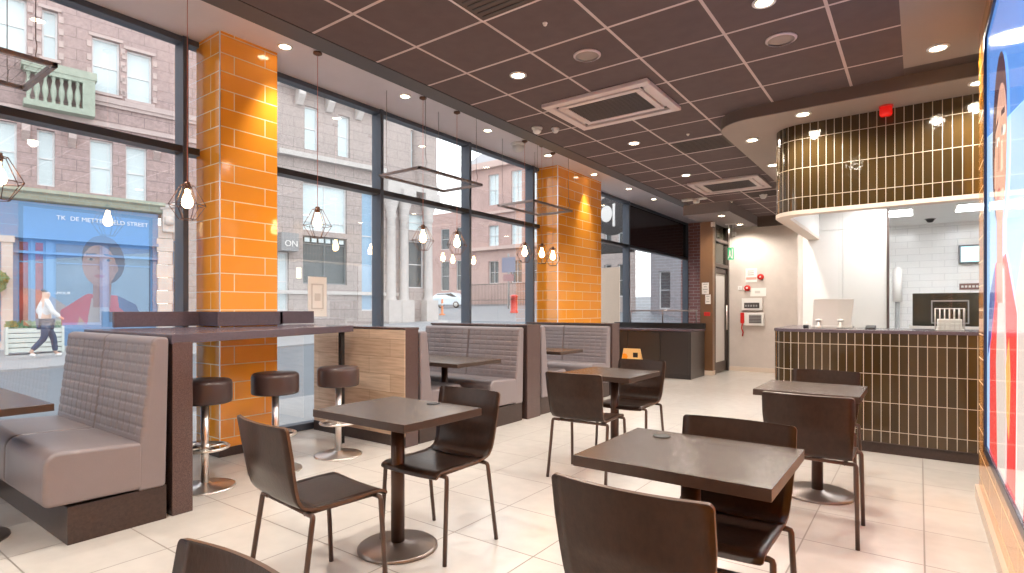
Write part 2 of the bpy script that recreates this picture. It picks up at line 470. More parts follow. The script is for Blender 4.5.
# windows: one glazing bay after another along the street wall
ys = [YB, -1.0, .66, 2.3, 2.93, 4.52, 6.15, 7.78, 9.58, 11.6, 15.5]
lab = ['window bay at the near end of the dining room', 'window bay behind the first booth table', 'large window bay showing the blue shop, before the front orange pillar',
       'narrow glazing hidden behind the front orange pillar', 'window bay beyond the front orange pillar, over the high bar', 'window bay above the middle booth, with corner tower outside',
       'window bay before the rear orange pillar, with red postbox outside', 'glazing hidden behind the rear orange pillar', 'narrow window bay after the rear orange pillar',
       'last window bay before the pink brick lobby wall, dark top panel']
for i in range(len(ys) - 1):
    a, b = ys[i], ys[i + 1]
    w = thing('window_%d' % (i + 1), lab[i], None, (GX, (a + b) / 2, 0), kind='structure')
    f = MB()
    f.box(-5.36, b - .023, 0, -5.2, b + .023, ZS)
    f.box(-5.34, a + .02, 0, -5.22, b - .02, .07)
    f.box(-5.34, a + .02, ZS - .05, -5.22, b - .02, ZS)
    f.build('window_frame', M['frame'], w, bevel=.003)
    MB().box(-5.345, a + .023, 2.64, -5.205, b - .023, 2.70).build('transom', M['dark_frame'], w, bevel=.003)
    MB().box(GX - .006, a + .02, .07, GX + .0, b - .02, 2.64).build('pane', M['glass'], w)
    if i >= 9:
        MB().box(GX - .01, a + .02, 2.70, GX + .01, b - .02, ZS - .05).build('top_panel', M['blackgloss'], w)
    else:
        MB().box(GX - .006, a + .02, 2.70, GX + .0, b - .02, ZS - .05).build('pane', M['glass'], w)
# end of the street wall: brick wall and lobby partition
struct(MB().box(-5.4, 15.5, 0, -3.2, 15.7, ZS), 'wall_lobby_end', M['redbrick'], 'pink brick wall at the end of the street windows')

# brown clad column with the lobby door beside it
t = thing('column', 'shiny brown clad column carrying small white notices', None, (-3.32, 11.0, 0), kind='structure')
MB().box(-3.44, 10.93, 0, -3.2, 11.07, 2.95).build('column_cladding', M['column'], t, bevel=.004)
MB().box(-3.447, 10.92, 0, -3.195, 11.08, .09).build('column_skirting', M['cream'], t)
d = thing('door_1', 'dark framed glazed lobby door beside the brown column', None, (-3.25, 11.6, 0), kind='structure')
f = MB()
f.box(-3.3, 11.07, 0, -3.2, 11.14, 2.95); f.box(-3.3, 12.02, 0, -3.2, 12.1, 2.95)
f.box(-3.3, 11.14, 2.1, -3.2, 12.02, 2.17); f.box(-3.3, 11.14, 2.6, -3.2, 12.02, 2.66)
f.build('door_frame', M['door'], d, bevel=.003)
lf = MB(); lf.box(-3.28, 11.15, .02, -3.235, 11.23, 2.08); lf.box(-3.28, 11.93, .02, -3.235, 12.01, 2.08); lf.box(-3.28, 11.15, .02, -3.235, 12.01, .22); lf.box(-3.28, 11.15, 1.98, -3.235, 12.01, 2.08)
leaf = lf.build('door_leaf', M['door'], d, bevel=.003)
MB().box(-3.262, 11.22, .2, -3.252, 11.94, 2.0).build('door_pane', M['silver'], leaf)
MB().tube([(-3.2, 11.9, .85), (-3.2, 11.9, 1.35)], .014).build('door_handle', M['chrome'], leaf)
MB().box(-3.265, 11.14, 2.17, -3.255, 12.02, 2.6).build('over_panel', M['darkglass'], d)
MB().box(-3.265, 11.14, 2.66, -3.255, 12.02, 2.95).build('over_panel', M['darkglass'], d)
struct(MB().box(-3.44, 11.07, 0, -3.3, 15.5, ZS), 'wall_lobby', M['wall_back'], 'short lobby wall behind the brown column')

# ------------------------------------------------------------------ cushions, booths
def rounded(poly, rads, n=5):
    out = []
    m = len(poly)
    for i in range(m):
        p = Vector(poly[i]); a = Vector(poly[i - 1]); c = Vector(poly[(i + 1) % m]); r = rads[i]
        if r <= 0: out.append(tuple(p)); continue
        u = (a - p).normalized(); w = (c - p).normalized()
        ang = math.acos(max(-1, min(1, u.dot(w)))); tl = r / math.tan(ang / 2)
        s, e = p + u * tl, p + w * tl
        bis = (u + w).normalized(); ctr = p + bis * (r / math.sin(ang / 2))
        a0 = math.atan2(s.y - ctr.y, s.x - ctr.x); a1 = math.atan2(e.y - ctr.y, e.x - ctr.x)
        dlt = (a1 - a0 + PI) % (2 * PI) - PI
        for k in range(n + 1):
            q = a0 + dlt * k / n; out.append((ctr.x + r * cos(q), ctr.y + r * sin(q)))
    return out

def densify(pts, step, fine=None):
    out = []
    m = len(pts)
    for i in range(m):
        a = Vector(pts[i]); b = Vector(pts[(i + 1) % m]); n = max(1, int((b - a).length / (step if (fine is None or fine(a, b)) else .06)))
        for k in range(n): out.append(tuple(a + (b - a) * k / n))
    return out

def cushion(prof, x0, x1, er=.022, quilt=None, nx=None):
    """closed YZ profile swept along x with rounded ends; quilt(x01, y, z) -> outward displacement"""
    mb = MB(); n = len(prof)
    V = [Vector(p) for p in prof]
    area = sum(V[i].x * V[(i + 1) % n].y - V[(i + 1) % n].x * V[i].y for i in range(n))
    sgn = 1 if area > 0 else -1
    N = []
    for i in range(n):
        t = (V[(i + 1) % n] - V[i - 1]).normalized(); N.append(Vector((t.y, -t.x)) * sgn)
    xs = []
    K = 5
    for k in range(K): a = PI / 2 * k / K; xs.append((x0 + er * (1 - sin(a) if False else 1 - cos(PI / 2 - a) if False else 1 - math.sin(a)), er * (1 - cos(a)) if False else 0))
    xs = []
    for k in range(K + 1):
        a = PI / 2 * k / K
        xs.append((x0 + er * (1 - cos(a)), er * (1 - sin(a))))
    m = nx or 12
    for k in range(1, m): xs.append((x0 + er + (x1 - x0 - 2 * er) * k / m, 0))
    for k in range(K + 1):
        a = PI / 2 * (1 - k / K)
        xs.append((x1 - er * (1 - cos(a)), er * (1 - sin(a))))
    rows = []
    for x, ins in xs:
        row = []
        for p, nn in zip(V, N):
            d = -ins
            if quilt: d += quilt((x - x0) / (x1 - x0), p.x, p.y)
            q = p + nn * d
            row.append((x, q.x, q.y))
        rows.append(row)
    b = len(mb.v)
    for r in rows: mb.v += r
    for i in range(len(rows) - 1):
        for j in range(n):
            j2 = (j + 1) % n
            mb.face((b + i * n + j, b + i * n + j2, b + (i + 1) * n + j2, b + (i + 1) * n + j), True)
    mb.face([b + j for j in range(n)]); e = b + (len(rows) - 1) * n
    mb.face([e + j for j in range(n)][::-1])
    return mb

def bench(y_back, facing, x0, x1, label, top=1.065, seat_d=.45, quilt_on=True, group=None, plinth_mat='plinth', split=True):
    """booth bench; y_back is the plane behind its backrest; facing -1 looks towards -y"""
    s = facing
    def Yf(d): return y_back + s * d          # d: distance out of the back plane
    t = thing('booth_bench', label, 'bench', ((x0 + x1) / 2, y_back + s * .3, 0), group=group)
    seat_prof = rounded([(Yf(.15), .215), (Yf(.17 + seat_d), .225), (Yf(.165 + seat_d), .515), (Yf(.15), .49)], [.03, .035, .07, .03], 6)
    back_prof = densify(rounded([(Yf(.03), .205), (Yf(.18), .205), (Yf(.172), .48), (Yf(.105), top), (Yf(.012), top - .005)], [.02, .02, .0, .04, .022], 6), .0065, lambda a, b: quilt_on and abs(a.x - y_back) > .08 and abs(b.x - y_back) > .08 and b.y > .45)
    z0, z1 = .52, top - .045
    rows_n, cols_n = 9, 8
    def q(u, y, z):
        d = abs(y - y_back)
        if d < .085 or z < z0 or z > z1: return 0
        zz = (z - z0) / (z1 - z0) * rows_n
        uu = u * cols_n
        a = abs(sin(PI * zz)); b = abs(sin(PI * uu))
        return -.009 * (1 - (min(1, a * 1.7) * min(1, b * 2.0)) ** .55)
    xm = (x0 + x1) / 2
    for xa, xb in (((x0, xm - .002), (xm + .002, x1)) if split else ((x0, x1),)):
        cushion(seat_prof, xa, xb, .022).build('seat_cushion', M['leather'], t)
        cushion(back_prof, xa, xb, .016, q if quilt_on else None, nx=8 * 14 if quilt_on else 10).build('backrest', M['leather'], t)
    ya, yb = Yf(.02), Yf(.06 + seat_d)
    MB().box(x0 + .05, ya, 0, x1 - .02, yb, .205).build('plinth', M[plinth_mat], t, bevel=.003)
    return t

XW = -5.14
G_B = 'booth benches along the street windows'
bench(1.545, -1, XW, -3.68, 'taupe quilted booth bench in front of the high bar, ends on dark plinth', top=1.105)
bench(3.745, 1, XW, -3.79, 'taupe booth bench backing onto the pale oak partition')
bench(5.285, -1, XW, -3.66, 'quilted taupe booth bench of the middle booth, facing the oak partition')
bench(5.625, 1, XW, -3.66, 'taupe booth bench behind the middle booth, back to its dark partition')
bench(7.515, -1, XW, -3.66, 'quilted taupe booth bench in the rear booth before the wide orange pillar', top=1.025)

# partitions between booths
def partition(y0, y1, x1, ztop, label, panel_mat, wood_face=None, cap='stone'):
    t = thing('booth_partition', label, 'partition', ((XW + x1) / 2, (y0 + y1) / 2, 0))
    MB().box(XW - .04, y0, 0, x1 - .03, y1, ztop - .02).build('core', M['plinth'], t)
    MB().box(x1 - .03, y0 - .005, 0, x1, y1 + .005, ztop).build('end_panel', M[panel_mat], t, bevel=.003)
    MB().box(XW - .05, y0 - .012, ztop - .02, x1 + .004, y1 + .012, ztop).build('cap', M[cap], t, bevel=.003)
    if wood_face:
        MB().box(XW - .04, y0 - .014, .10, x1 - .005, y0, ztop - .022).build('oak_cladding', M['oak'], t)
        MB().box(XW - .04, y0 - .018, 0, x1 - .005, y0, .10).build('skirting', M['plinth'], t)
    return t
partition(3.585, 3.735, -3.8, 1.10, 'oak clad booth partition beside the high bar, dark stone end', 'stone', True)
partition(5.34, 5.60, -3.655, 1.09, 'dark booth partition between the middle benches, brown stone end', 'stone')
partition(7.55, 7.78, -3.655, 1.06, 'dark booth partition behind the rear booth bench', 'stone')

# ------------------------------------------------------------------ high bar around the front pillar
t = thing('high_bar', 'dark speckled stone high bar wrapped around the front orange pillar', 'bar counter', (-4.4, 2.2, 0))
mb = MB()
# top with a cut-out for the pillar
mb.prism([(-5.19, 1.555), (-3.70, 1.555), (-4.375, 3.45), (-5.19, 3.45), (-5.19, 2.955), (-4.847, 2.955), (-4.847, 2.417), (-5.19, 2.417)], 1.055, 1.115)
mb.build('bar_top', M['bartop'], t, bevel=.004)
MB().box(-5.19, 1.56, 0, -3.705, 1.68, 1.065).build('end_panel', M['stone'], t, bevel=.003)
mb = MB()
mb.box(-5.185, 1.74, 1.125, -5.15, 2.40, 1.25)
mb.box(-5.185, 2.385, 1.125, -4.83, 2.417, 1.25)
mb.box(-4.847, 2.385, 1.125, -4.815, 2.985, 1.25)
mb.box(-5.185, 2.955, 1.125, -4.815, 2.985, 1.25)
mb.box(-5.185, 2.985, 1.125, -5.15, 3.55, 1.25)
mb.build('upstand', M['bartop'], t, bevel=.003)
MB().box(-4.46, 3.34, 0, -4.42, 3.38, 1.06).build('leg', M['black'], t)

# ------------------------------------------------------------------ bar stools
def make_stool(loc, label):
    t = thing('bar_stool', label, 'stool', loc, group='bar stools under the high bar')
    MB().lathe([(0, 0), (.2, 0), (.2, .008), (.19, .014), (.05, .022), (.034, .04), (0, .04)], seg=40).build('base', M['chrome'], t, world=False)
    MB().lathe([(0, .03), (.026, .03), (.026, .62), (0, .62)], seg=20).build('pole', M['chrome'], t, world=False)
    fr = MB().tube([(.15 * cos(2 * PI * k / 32), .15 * sin(2 * PI * k / 32), .285) for k in range(32)], .012, 8, closed=True)
    for a in (0, PI / 2, PI, 1.5 * PI): fr.tube([(.02 * cos(a), .02 * sin(a), .285), (.15 * cos(a), .15 * sin(a), .285)], .008, 6)
    fr.lathe([(.026, .26), (.034, .262), (.034, .31), (.026, .312)], seg=20)
    fr.build('footrest', M['chrome'], t, world=False)
    MB().lathe([(0, .605), (.165, .605), (.174, .612), (.177, .63), (.177, .74), (.172, .757), (.158, .768), (.08, .774), (0, .775)], seg=40).build('seat', M['stool'], t, world=False)
    return t
s0 = make_stool((-4.12, 1.95, 0), 'round brown bar stool half hidden behind the bar end panel')
dup(s0, (-4.12, 2.49, 0), 0, 'round brown bar stool standing before the front orange pillar')
dup(s0, (-4.10, 3.07, 0), 0, 'round brown bar stool standing before the oak clad partition')

# ------------------------------------------------------------------ chairs
def shell_grid(t0, t1, n, ns, thick):
    """bent laminated shell: seat then backrest. returns closed thin mesh"""
    key = [(.225, .425), (.215, .442), (.19, .452), (.10, .452), (0.0, .448), (-.10, .449), (-.155, .455), (-.185, .470), (-.205, .497), (-.217, .54), (-.228, .60), (-.240, .68), (-.252, .75), (-.262, .805)]
    cum = [0]
    for a, b in zip(key, key[1:]): cum.append(cum[-1] + math.hypot(a[0] - b[0], a[1] - b[1]))
    T = cum[-1]
    def at(t):
        d = max(0, min(1, t)) * T
        for i in range(len(key) - 1):
            if d <= cum[i + 1] + 1e-9:
                f = (d - cum[i]) / (cum[i + 1] - cum[i])
                return key[i][0] + (key[i + 1][0] - key[i][0]) * f, key[i][1] + (key[i + 1][1] - key[i][1]) * f
        return key[-1]
    def width(t):
        d = t * T
        w = .205 + .022 * min(1, max(0, (d - .35) / .3))
        r = .016
        if d < r: w -= r * (1 - math.sqrt(max(0, 1 - ((r - d) / r) ** 2)))
        if d > T - r: w -= r * (1 - math.sqrt(max(0, 1 - ((d - T + r) / r) ** 2)))
        return w
    TS = [t0 + (t1 - t0) * i / n for i in range(n + 1)]
    ex = [.0015, .006, .011, .016]
    if t0 == 0: TS = sorted(TS + [e / T for e in ex])
    if t1 == 1: TS = sorted(TS + [1 - e / T for e in ex])
    n = len(TS) - 1
    mb = MB()
    rows = []
    for side in (0, 1):
        P2 = []
        for i in range(n + 1):
            t = TS[i]
            y, z = at(t); y2, z2 = at(min(1, t + .01)); y3, z3 = at(max(0, t - .01))
            tx, tz = y2 - y3, z2 - z3; l = math.hypot(tx, tz) or 1
            ny, nz = tz / l, -tx / l          # points up (seat) / forward (back)
            if nz < 0 and abs(nz) > abs(ny): ny, nz = -ny, -nz
            k = min(1, max(0, (z - .5) / .12))
            row = []
            w = width(t)
            for j in range(ns + 1):
                u = -1 + 2 * j / ns
                off = -.028 * (1 - u * u) * k - .006 * (1 - u * u) * (1 - k)
                yy = y + (off if k > 0 else 0) * k
                zz = z + (off if k == 0 else off * (1 - k))
                h = thick * (.5 - side)
                row.append((u * w, yy + ny * h * (1 if True else 0), zz + nz * h))
            P2.append(row)
        rows.append(P2)
    b = len(mb.v)
    nv = ns + 1; nn = (n + 1) * nv
    for P2 in rows:
        for r in P2: mb.v += r
    for i in range(n):
        for j in range(ns):
            q = i * nv + j
            mb.face((q, q + 1, q + nv + 1, q + nv), True)
            mb.face((nn + q, nn + q + nv, nn + q + nv + 1, nn + q + 1), True)
    mb.m = 1
    for i in range(n):
        for j in (0, ns):
            q = i * nv + j; mb.face((q, q + nv, nn + q + nv, nn + q))
    for j in range(ns):
        for i in (0, n):
            q = i * nv + j; mb.face((q, q + 1, nn + q + 1, nn + q))
    return mb

def make_chair(loc, rz, label, group):
    t = thing('dining_chair', label, 'chair', loc, rz, group)
    shell_grid(0, .47, 16, 10, .012).build('seat', [M['chair_wood'], M['edge_wood']], t, world=False)
    shell_grid(.47, 1, 20, 12, .012).build('backrest', [M['chair_wood'], M['edge_wood']], t, world=False)
    for sx in (-1, 1):
        MB().tube([(sx * .165, .172, .432), (sx * .212, .172, .432), (sx * .221, .173, .429), (sx * .2245, .174, .42), (sx * .232, .198, 0.0)], .0115, 8).build('leg', M['tube'], t, world=False)
        MB().tube([(sx * .165, -.15, .432), (sx * .212, -.15, .432), (sx * .221, -.151, .429), (sx * .2245, -.153, .42), (sx * .236, -.215, 0.0)], .0115, 8).build('leg', M['tube'], t, world=False)
    fr = MB()
    for sx in (-1, 1): fr.tube([(sx * .17, -.16, .432), (sx * .17, .17, .432)], .010, 8)
    for yy in (-.15, .172): fr.tube([(-.17, yy, .432), (.17, yy, .432)], .010, 8)
    fr.build('seat_frame', M['tube'], t, world=False)
    return t
GC = 'dark laminate dining chairs'
ch = make_chair((-2.19, 1.535, 0), -.10, 'dark laminate chair with back to the booth bench, at the pale-glinting square table', GC)
dup(ch, (-2.13, 2.245, 0), PI, 'dark laminate chair tucked under the square table opposite, facing the booth bench end', GC)
dup(ch, (-.622, 1.625, 0), 0, 'scratched dark laminate chair seen from behind at the front wide table', GC)
dup(ch, (-.62, 2.20, 0), PI, 'dark laminate chair pushed in on the far side of the front wide table', GC)
dup(ch, (-2.06, 3.83, 0), .06, 'dark chair seen from behind at the table near the rear booth', GC)
dup(ch, (-2.07, 4.62, 0), PI, 'dark chair facing us at the table near the rear booth', GC)
dup(ch, (-.50, 3.68, 0), 0, 'reddish brown chair seen from behind at the table before the tiled counter', GC)
dup(ch, (-.58, 4.60, 0), PI, 'dark chair between the small table and the tiled counter', GC)
dup(ch, (-.995, .27, 0), PI, 'dark chair back with only its rounded top edge showing at the bottom of the picture', GC)

# ------------------------------------------------------------------ tables
def make_table(x0, y0, x1, y1, label, cat='table', inset=None, base_r=.21, pole_r=.036, pxy=None, thick=.04, group='square pedestal tables'):
    cx, cy = pxy or ((x0 + x1) / 2, (y0 + y1) / 2)
    t = thing('pedestal_table', label, cat, (cx, cy, 0), group=group)
    mb = MB().box(x0, y0, .74 - thick, x1, y1, .74)
    mb.mi = [1, 0, 1, 1, 1, 1]
    mb.build('tabletop', [M['table'], M['table_edge']], t, bevel=.002)
    MB().lathe([(0, .015), (pole_r, .015), (pole_r, .70), (0, .70)], (cx, cy, 0), 24).build('pole', M['pole'], t)
    MB().lathe([(0, 0), (base_r, 0), (base_r, .012), (base_r - .012, .02), (.06, .028), (.045, .036), (0, .036)], (cx, cy, 0), 48).build('base', M['base'], t)
    MB().box(cx - .15, cy - .03, .692, cx + .15, cy + .03, .70).build('top_bracket', M['pole'], t)
    if inset:
        o = MB().lathe([(0, .74), (.036, .74), (.036, .7425), (.031, .7435), (.026, .7425), (0, .7425)], (inset[0], inset[1], 0), 24).build('round_inset', M['black'], t)
        o['label'] = 'small dark round inset disc'
    return t
make_table(-2.60, 1.785, -1.905, 2.345, 'square dark table with window glare, between chairs beside the high bar', inset=(-2.2, 2.28))
make_table(-1.022, 1.785, -.352, 2.365, 'wide dark brown table in front, with small round inset disc', inset=(-.87, 2.26))
make_table(-2.44, 4.0, -1.80, 4.64, 'dark square table near the rear booth, one chair each side', pxy=(-2.12, 4.42))
make_table(-.90, 3.97, -.29, 4.56, 'dark square table in front of the tiled counter', pxy=(-.57, 4.36), base_r=.23)
make_table(-5.12, .42, -3.93, 1.04, 'dark booth table cut by the picture edge, before the quilted bench', pxy=(-4.22, .70), group='booth tables by the street windows')
make_table(-5.10, 4.06, -3.60, 4.76, 'grey glinting booth table in the middle booth', pxy=(-4.22, 4.55), group='booth tables by the street windows')
make_table(-5.10, 5.98, -3.60, 6.55, 'dark booth table in the rear booth beside the wide orange pillar', pxy=(-4.2, 6.35), group='booth tables by the street windows')

# ------------------------------------------------------------------ service counter
t = thing('service_counter', 'service counter clad in dark glossy stick tiles with pale joints', 'counter', (-.3, 6.1, 0))
CP = arc_path(-1.17, 5.9, 1.3, 7.2, .2, 12)
ribbon(CP, .10, 1.055, M['counter_tile'], 'tiled_front', None, parent=None, kind=False)
o = bpy.data.objects['tiled_front']; o.parent = t; o.matrix_parent_inverse.identity(); o.location = (.3, -6.1, 0)
mb = MB().prism(arc_path(-1.165, 5.906, 1.3, 7.2, .2, 12) + [(-.6, 7.2), (-.6, 6.55), (1.3, 6.55)], .09, 1.05)
mb.build('carcass', M['brown_trim'], t)
mb = MB().prism(arc_path(-1.14, 5.925, 1.3, 7.2, .18, 12) + [(-.6, 7.2), (-.6, 6.5), (1.3, 6.5)], 0, .10)
mb.build('plinth', M['plinth'], t)
mb = MB().prism(arc_path(-1.178, 5.892, 1.3, 7.2, .21, 12) + [(-.58, 7.2), (-.58, 6.57), (1.3, 6.57)], 1.055, 1.085)
mb.build('countertop', M['bartop'], t, bevel=.003)

# clear screen over the counter
t = thing('counter_screen', 'clear glass screen standing on the counter, joint near the till', 'screen', (.1, 6.06, 1.085))
MB().box(-.62, 6.055, 1.085, .126, 6.063, 2.17).build('pane', M['clear'], t)
MB().box(.13, 6.055, 1.085, 1.2, 6.063, 2.17).build('pane', M['clear'], t)

# things on the counter
def obj_at(x, y, z): return (x, y, z)
t = thing('till_display', 'pale grey tilted till display seen from behind on the counter', 'till', (-.68, 6.25, 1.085))
mb = MB(); mb.prism([(-.86, 1.11), (-.53, 1.11), (-.505, 1.37), (-.845, 1.37)], 6.225, 6.245, 'y'); mb.build('display_back', M['silver'], t, bevel=.006)
for x in (-.80, -.615):
    MB().lathe([(0, 0), (.03, 0), (.03, .02), (.012, .03), (.010, .06), (0, .06)], (x, 6.2, 1.085), 16).build('foot', M['silver'], t)
MB().box(-.87, 6.22, 1.09, -.52, 6.32, 1.112).build('base_tray', M['silver'], t, bevel=.004)
MB().lathe([(0, 0), (.022, 0), (.03, .02), (0, .025)], (-.80, 6.219, 1.15), 14).build('rubber_stop', M['white'], t)
MB().lathe([(0, 0), (.022, 0), (.03, .02), (0, .025)], (-.615, 6.219, 1.15), 14).build('rubber_stop', M['white'], t)
t = thing('card_reader', 'small black card reader lying on the counter', 'card reader', (-.37, 6.2, 1.085))
MB().prism([(6.13, 1.085), (6.27, 1.085), (6.27, 1.12), (6.13, 1.10)], -.41, -.33, 'x').build('body', M['black'], t, bevel=.004)
MB().box(-.40, 6.20, 1.112, -.34, 6.26, 1.121).build('keypad', M['grey'], t)
t = thing('pen_holder', 'tiny dark pen holder at the rounded counter end', 'holder', (-.91, 6.2, 1.085))
MB().lathe([(0, 0), (.025, 0), (.025, .03), (.02, .03), (.02, .005), (0, .005)], (-.91, 6.2, 1.085), 14).build('cup', M['black'], t)
MB().tube([(-.915, 6.2, 1.09), (-.90, 6.18, 1.145)], .005, 6).build('pen', M['chrome'], t)
t = thing('napkin_rack', 'wire rack of white napkins at the poster end of the counter', 'rack', (.21, 6.2, 1.085))
wr = MB()
for i in range(7):
    x = .11 + .2 * i / 6
    wr.tube([(x, 6.12, 1.09), (x, 6.12, 1.275)], .0025, 6); wr.tube([(x, 6.29, 1.09), (x, 6.29, 1.275)], .0025, 6)
for z in (1.09, 1.275):
    wr.tube([(.11, 6.12, z), (.31, 6.12, z), (.31, 6.29, z), (.11, 6.29, z)], .0035, 6, closed=True)
wr.build('wire_frame', M['chrome'], t)
for k in range(3):
    tag(MB().box(.125, 6.135, 1.087 + .033 * k, .295, 6.275, 1.118 + .033 * k).build('napkin_pack', M['paper'], None, bevel=.004),
        ['white napkin pack at the bottom of the wire rack', 'white napkin pack in the middle of the wire rack', 'white napkin pack on top in the wire rack'][k], 'napkins', 'napkin packs in the wire rack')

# ------------------------------------------------------------------ kitchen furniture
t = thing('holding_cabinet', 'wide dark heated holding cabinet behind the counter', 'kitchen cabinet', (.35, 8.45, 0))
MB().box(-.07, 8.3, 1.07, .85, 8.9, 1.46).build('body', M['darkglass'], t, bevel=.006)
mb = MB()
for a in (( .11, 8.285, 1.36, .46, 8.3, 1.375), (.11, 8.285, 1.10, .46, 8.3, 1.115), (.11, 8.285, 1.10, .122, 8.3, 1.375), (.448, 8.285, 1.10, .46, 8.3, 1.375)): mb.box(*a)
mb.build('door_frame', M['grey'], t)
MB().box(-.1, 8.25, 0, 1.2, 9.0, 1.07).build('stand', M['silver'], t, bevel=.004)
t = thing('menu_screen', 'bright pale blue menu screen on the white kitchen wall', 'screen', (.62, 10.46, 1.93))
MB().box(.46, 10.42, 1.93, .95, 10.5, 2.20).build('bezel', M['screen_dark'], t, bevel=.005)
MB().box(.485, 10.414, 1.955, .93, 10.421, 2.175).build('display', M['screen'], t)
t = thing('kitchen_label_strip', 'dark red printed strip on the kitchen wall below the menu screen', 'sign', (.6, 10.49, 1.6))
MB().box(.47, 10.485, 1.555, .9, 10.5, 1.645).build('board', P('strip_dark', (.16, .08, .075), .4), t)
mb = MB()
for k in range(9): mb.box(.49 + .042 * k, 10.48, 1.585, .49 + .042 * k + .028, 10.486, 1.615)
mb.build('print', M['silver'], t)
t = thing('cup_tube', 'white paper cup tube dispenser on a grey post in the kitchen', 'dispenser', (-.28, 10.2, 0))
MB().lathe([(0, 0), (.12, 0), (.12, .02), (.03, .03), (.028, 1.38), (0, 1.38)], (-.27, 10.2, 0), 18).build('post', M['grey'], t)
MB().lathe([(0, 1.38), (.06, 1.38), (.06, 1.86), (.03, 1.90), (0, 1.90)], (-.27, 10.2, 0), 18).build('cup_sleeve', M['paper'], t)
for (x, y, i) in ((-.32, 7.75, 0), (.62, 7.75, 1), (-.36, 9.0, 2), (.66, 9.0, 3), (1.7, 8.2, 4)):
    t = thing('panel_light', ['bright square panel light in the kitchen ceiling nearer the partition', 'bright square panel light in the kitchen ceiling above the napkin rack',
              'bright panel light deeper in the kitchen, beside the partition edge', 'bright panel light deeper in the kitchen, above the menu screen', 'bright panel light hidden further into the kitchen'][i], 'ceiling light', (x, y, 2.55), group='kitchen panel lights')
    MB().box(x - .3, y - .3, 2.535, x + .3, y + .3, 2.552).build('frame', M['white'], t)
    MB().box(x - .28, y - .28, 2.531, x + .28, y + .28, 2.537).build('diffuser', M['panel_light'], t)
t = thing('smoke_detector', 'dark domed detector on the kitchen ceiling', 'detector', (.12, 9.9, 2.55))
MB().lathe([(0, 0), (.05, 0), (.05, -.02), (.03, -.05), (0, -.055)], (.12, 9.9, 2.55), 18).build('dome', M['black'], t)
MB().lathe([(0, 0), (.065, 0), (.065, -.01), (0, -.01)], (.12, 9.9, 2.551), 18).build('mount', M['grey'], t)

# ------------------------------------------------------------------ back cabinet and the things around it
t = thing('condiment_cabinet', 'long dark cabinet below the last street window', 'cabinet', (-4.2, 10.4, 0))
MB().box(-5.18, 10.06, .0, -3.33, 10.85, .86).build('body', M['cabinet'], t, bevel=.003)
MB().box(-5.19, 10.03, .86, -3.31, 10.86, .895).build('cabinet_top', M['bartop'], t, bevel=.003)
MB().box(-5.19, 10.80, .895, -3.31, 10.86, 1.0).build('upstand', M['black'], t)
for xa, xb in ((-5.15, -4.55), (-4.54, -3.90), (-3.89, -3.36)):
    MB().box(xa, 10.045, .09, xb, 10.062, .84).build('door', M['cabinet'], t, bevel=.003)
t = thing('counter_rail', 'thin metal guard rail on posts above the dark back cabinet', 'rail', (-4.1, 10.83, 1.0))
r = MB().tube([(-4.85, 10.83, 1.24), (-3.46, 10.83, 1.24)], .014, 8); r.build('top_rail', M['rack'], t)
for x in (-4.83, -4.15, -3.48): MB().tube([(x, 10.83, 1.0), (x, 10.83, 1.24)], .012, 8).build('post', M['rack'], t)
t = thing('floor_sign', 'tan yellow folding floor sign with dark symbol, before the dark cabinet', 'sign', (-4.2, 9.45, 0))
for s, y in ((1, 9.36), (-1, 9.62)):
    mb = MB(); yt = 9.49
    mb.prism([(-4.42, 0), (-3.98, 0), (-4.05, .56), (-4.37, .56)], -.012, .0, 'y')
    sh = (yt - y) / .56
    mb.v = [(vx, y + vy + vz * sh, vz) for vx, vy, vz in mb.v]
    pn = mb.build('panel', M['tan'], t)
    if s == 1:
        MB().prism([(-4.17, .40), (-4.08, .40), (-4.08, .49), (-4.17, .49)], y + .44 * sh - .02, y + .44 * sh - .013, 'y').build('symbol', M['black'], pn)
        MB().prism([(-4.37, .34), (-4.29, .34), (-4.27, .42), (-4.31, .48), (-4.37, .46)], y + .41 * sh - .02, y + .41 * sh - .013, 'y').build('print', M['orange'], pn)

# notices on the brown column
def notice(x0, z0, x1, z1, y, label, mat='paper', cat='notice', group='notices on the brown column', lines=True):
    t = thing('notice', label, cat, ((x0 + x1) / 2, y, z0), group=group)
    MB().box(x0, y - .012, z0, x1, y, z1).build('sheet', M[mat], t)
    mb = MB(); n = max(2, int((z1 - z0) / .05))
    for k in range(n):
        z = z1 - (z1 - z0) * (k + .7) / (n + .4)
        mb.box(x0 + .02 * (1 + k % 2), y - .014, z, x1 - .02 - (x1 - x0) * .15 * (k % 2), y - .012, z + .012)
    if lines: mb.build('print', M['grey'], t)
    return t
notice(-3.40, 1.56, -3.27, 1.78, 10.925, 'larger white notice on the brown column, above a smaller one')
notice(-3.335, 1.37, -3.235, 1.55, 10.925, 'small white notice below the larger one on the brown column')
notice(-3.36, 1.14, -3.245, 1.215, 10.925, 'small red sign with white print low on the brown column', mat='red', cat='sign', lines=False)

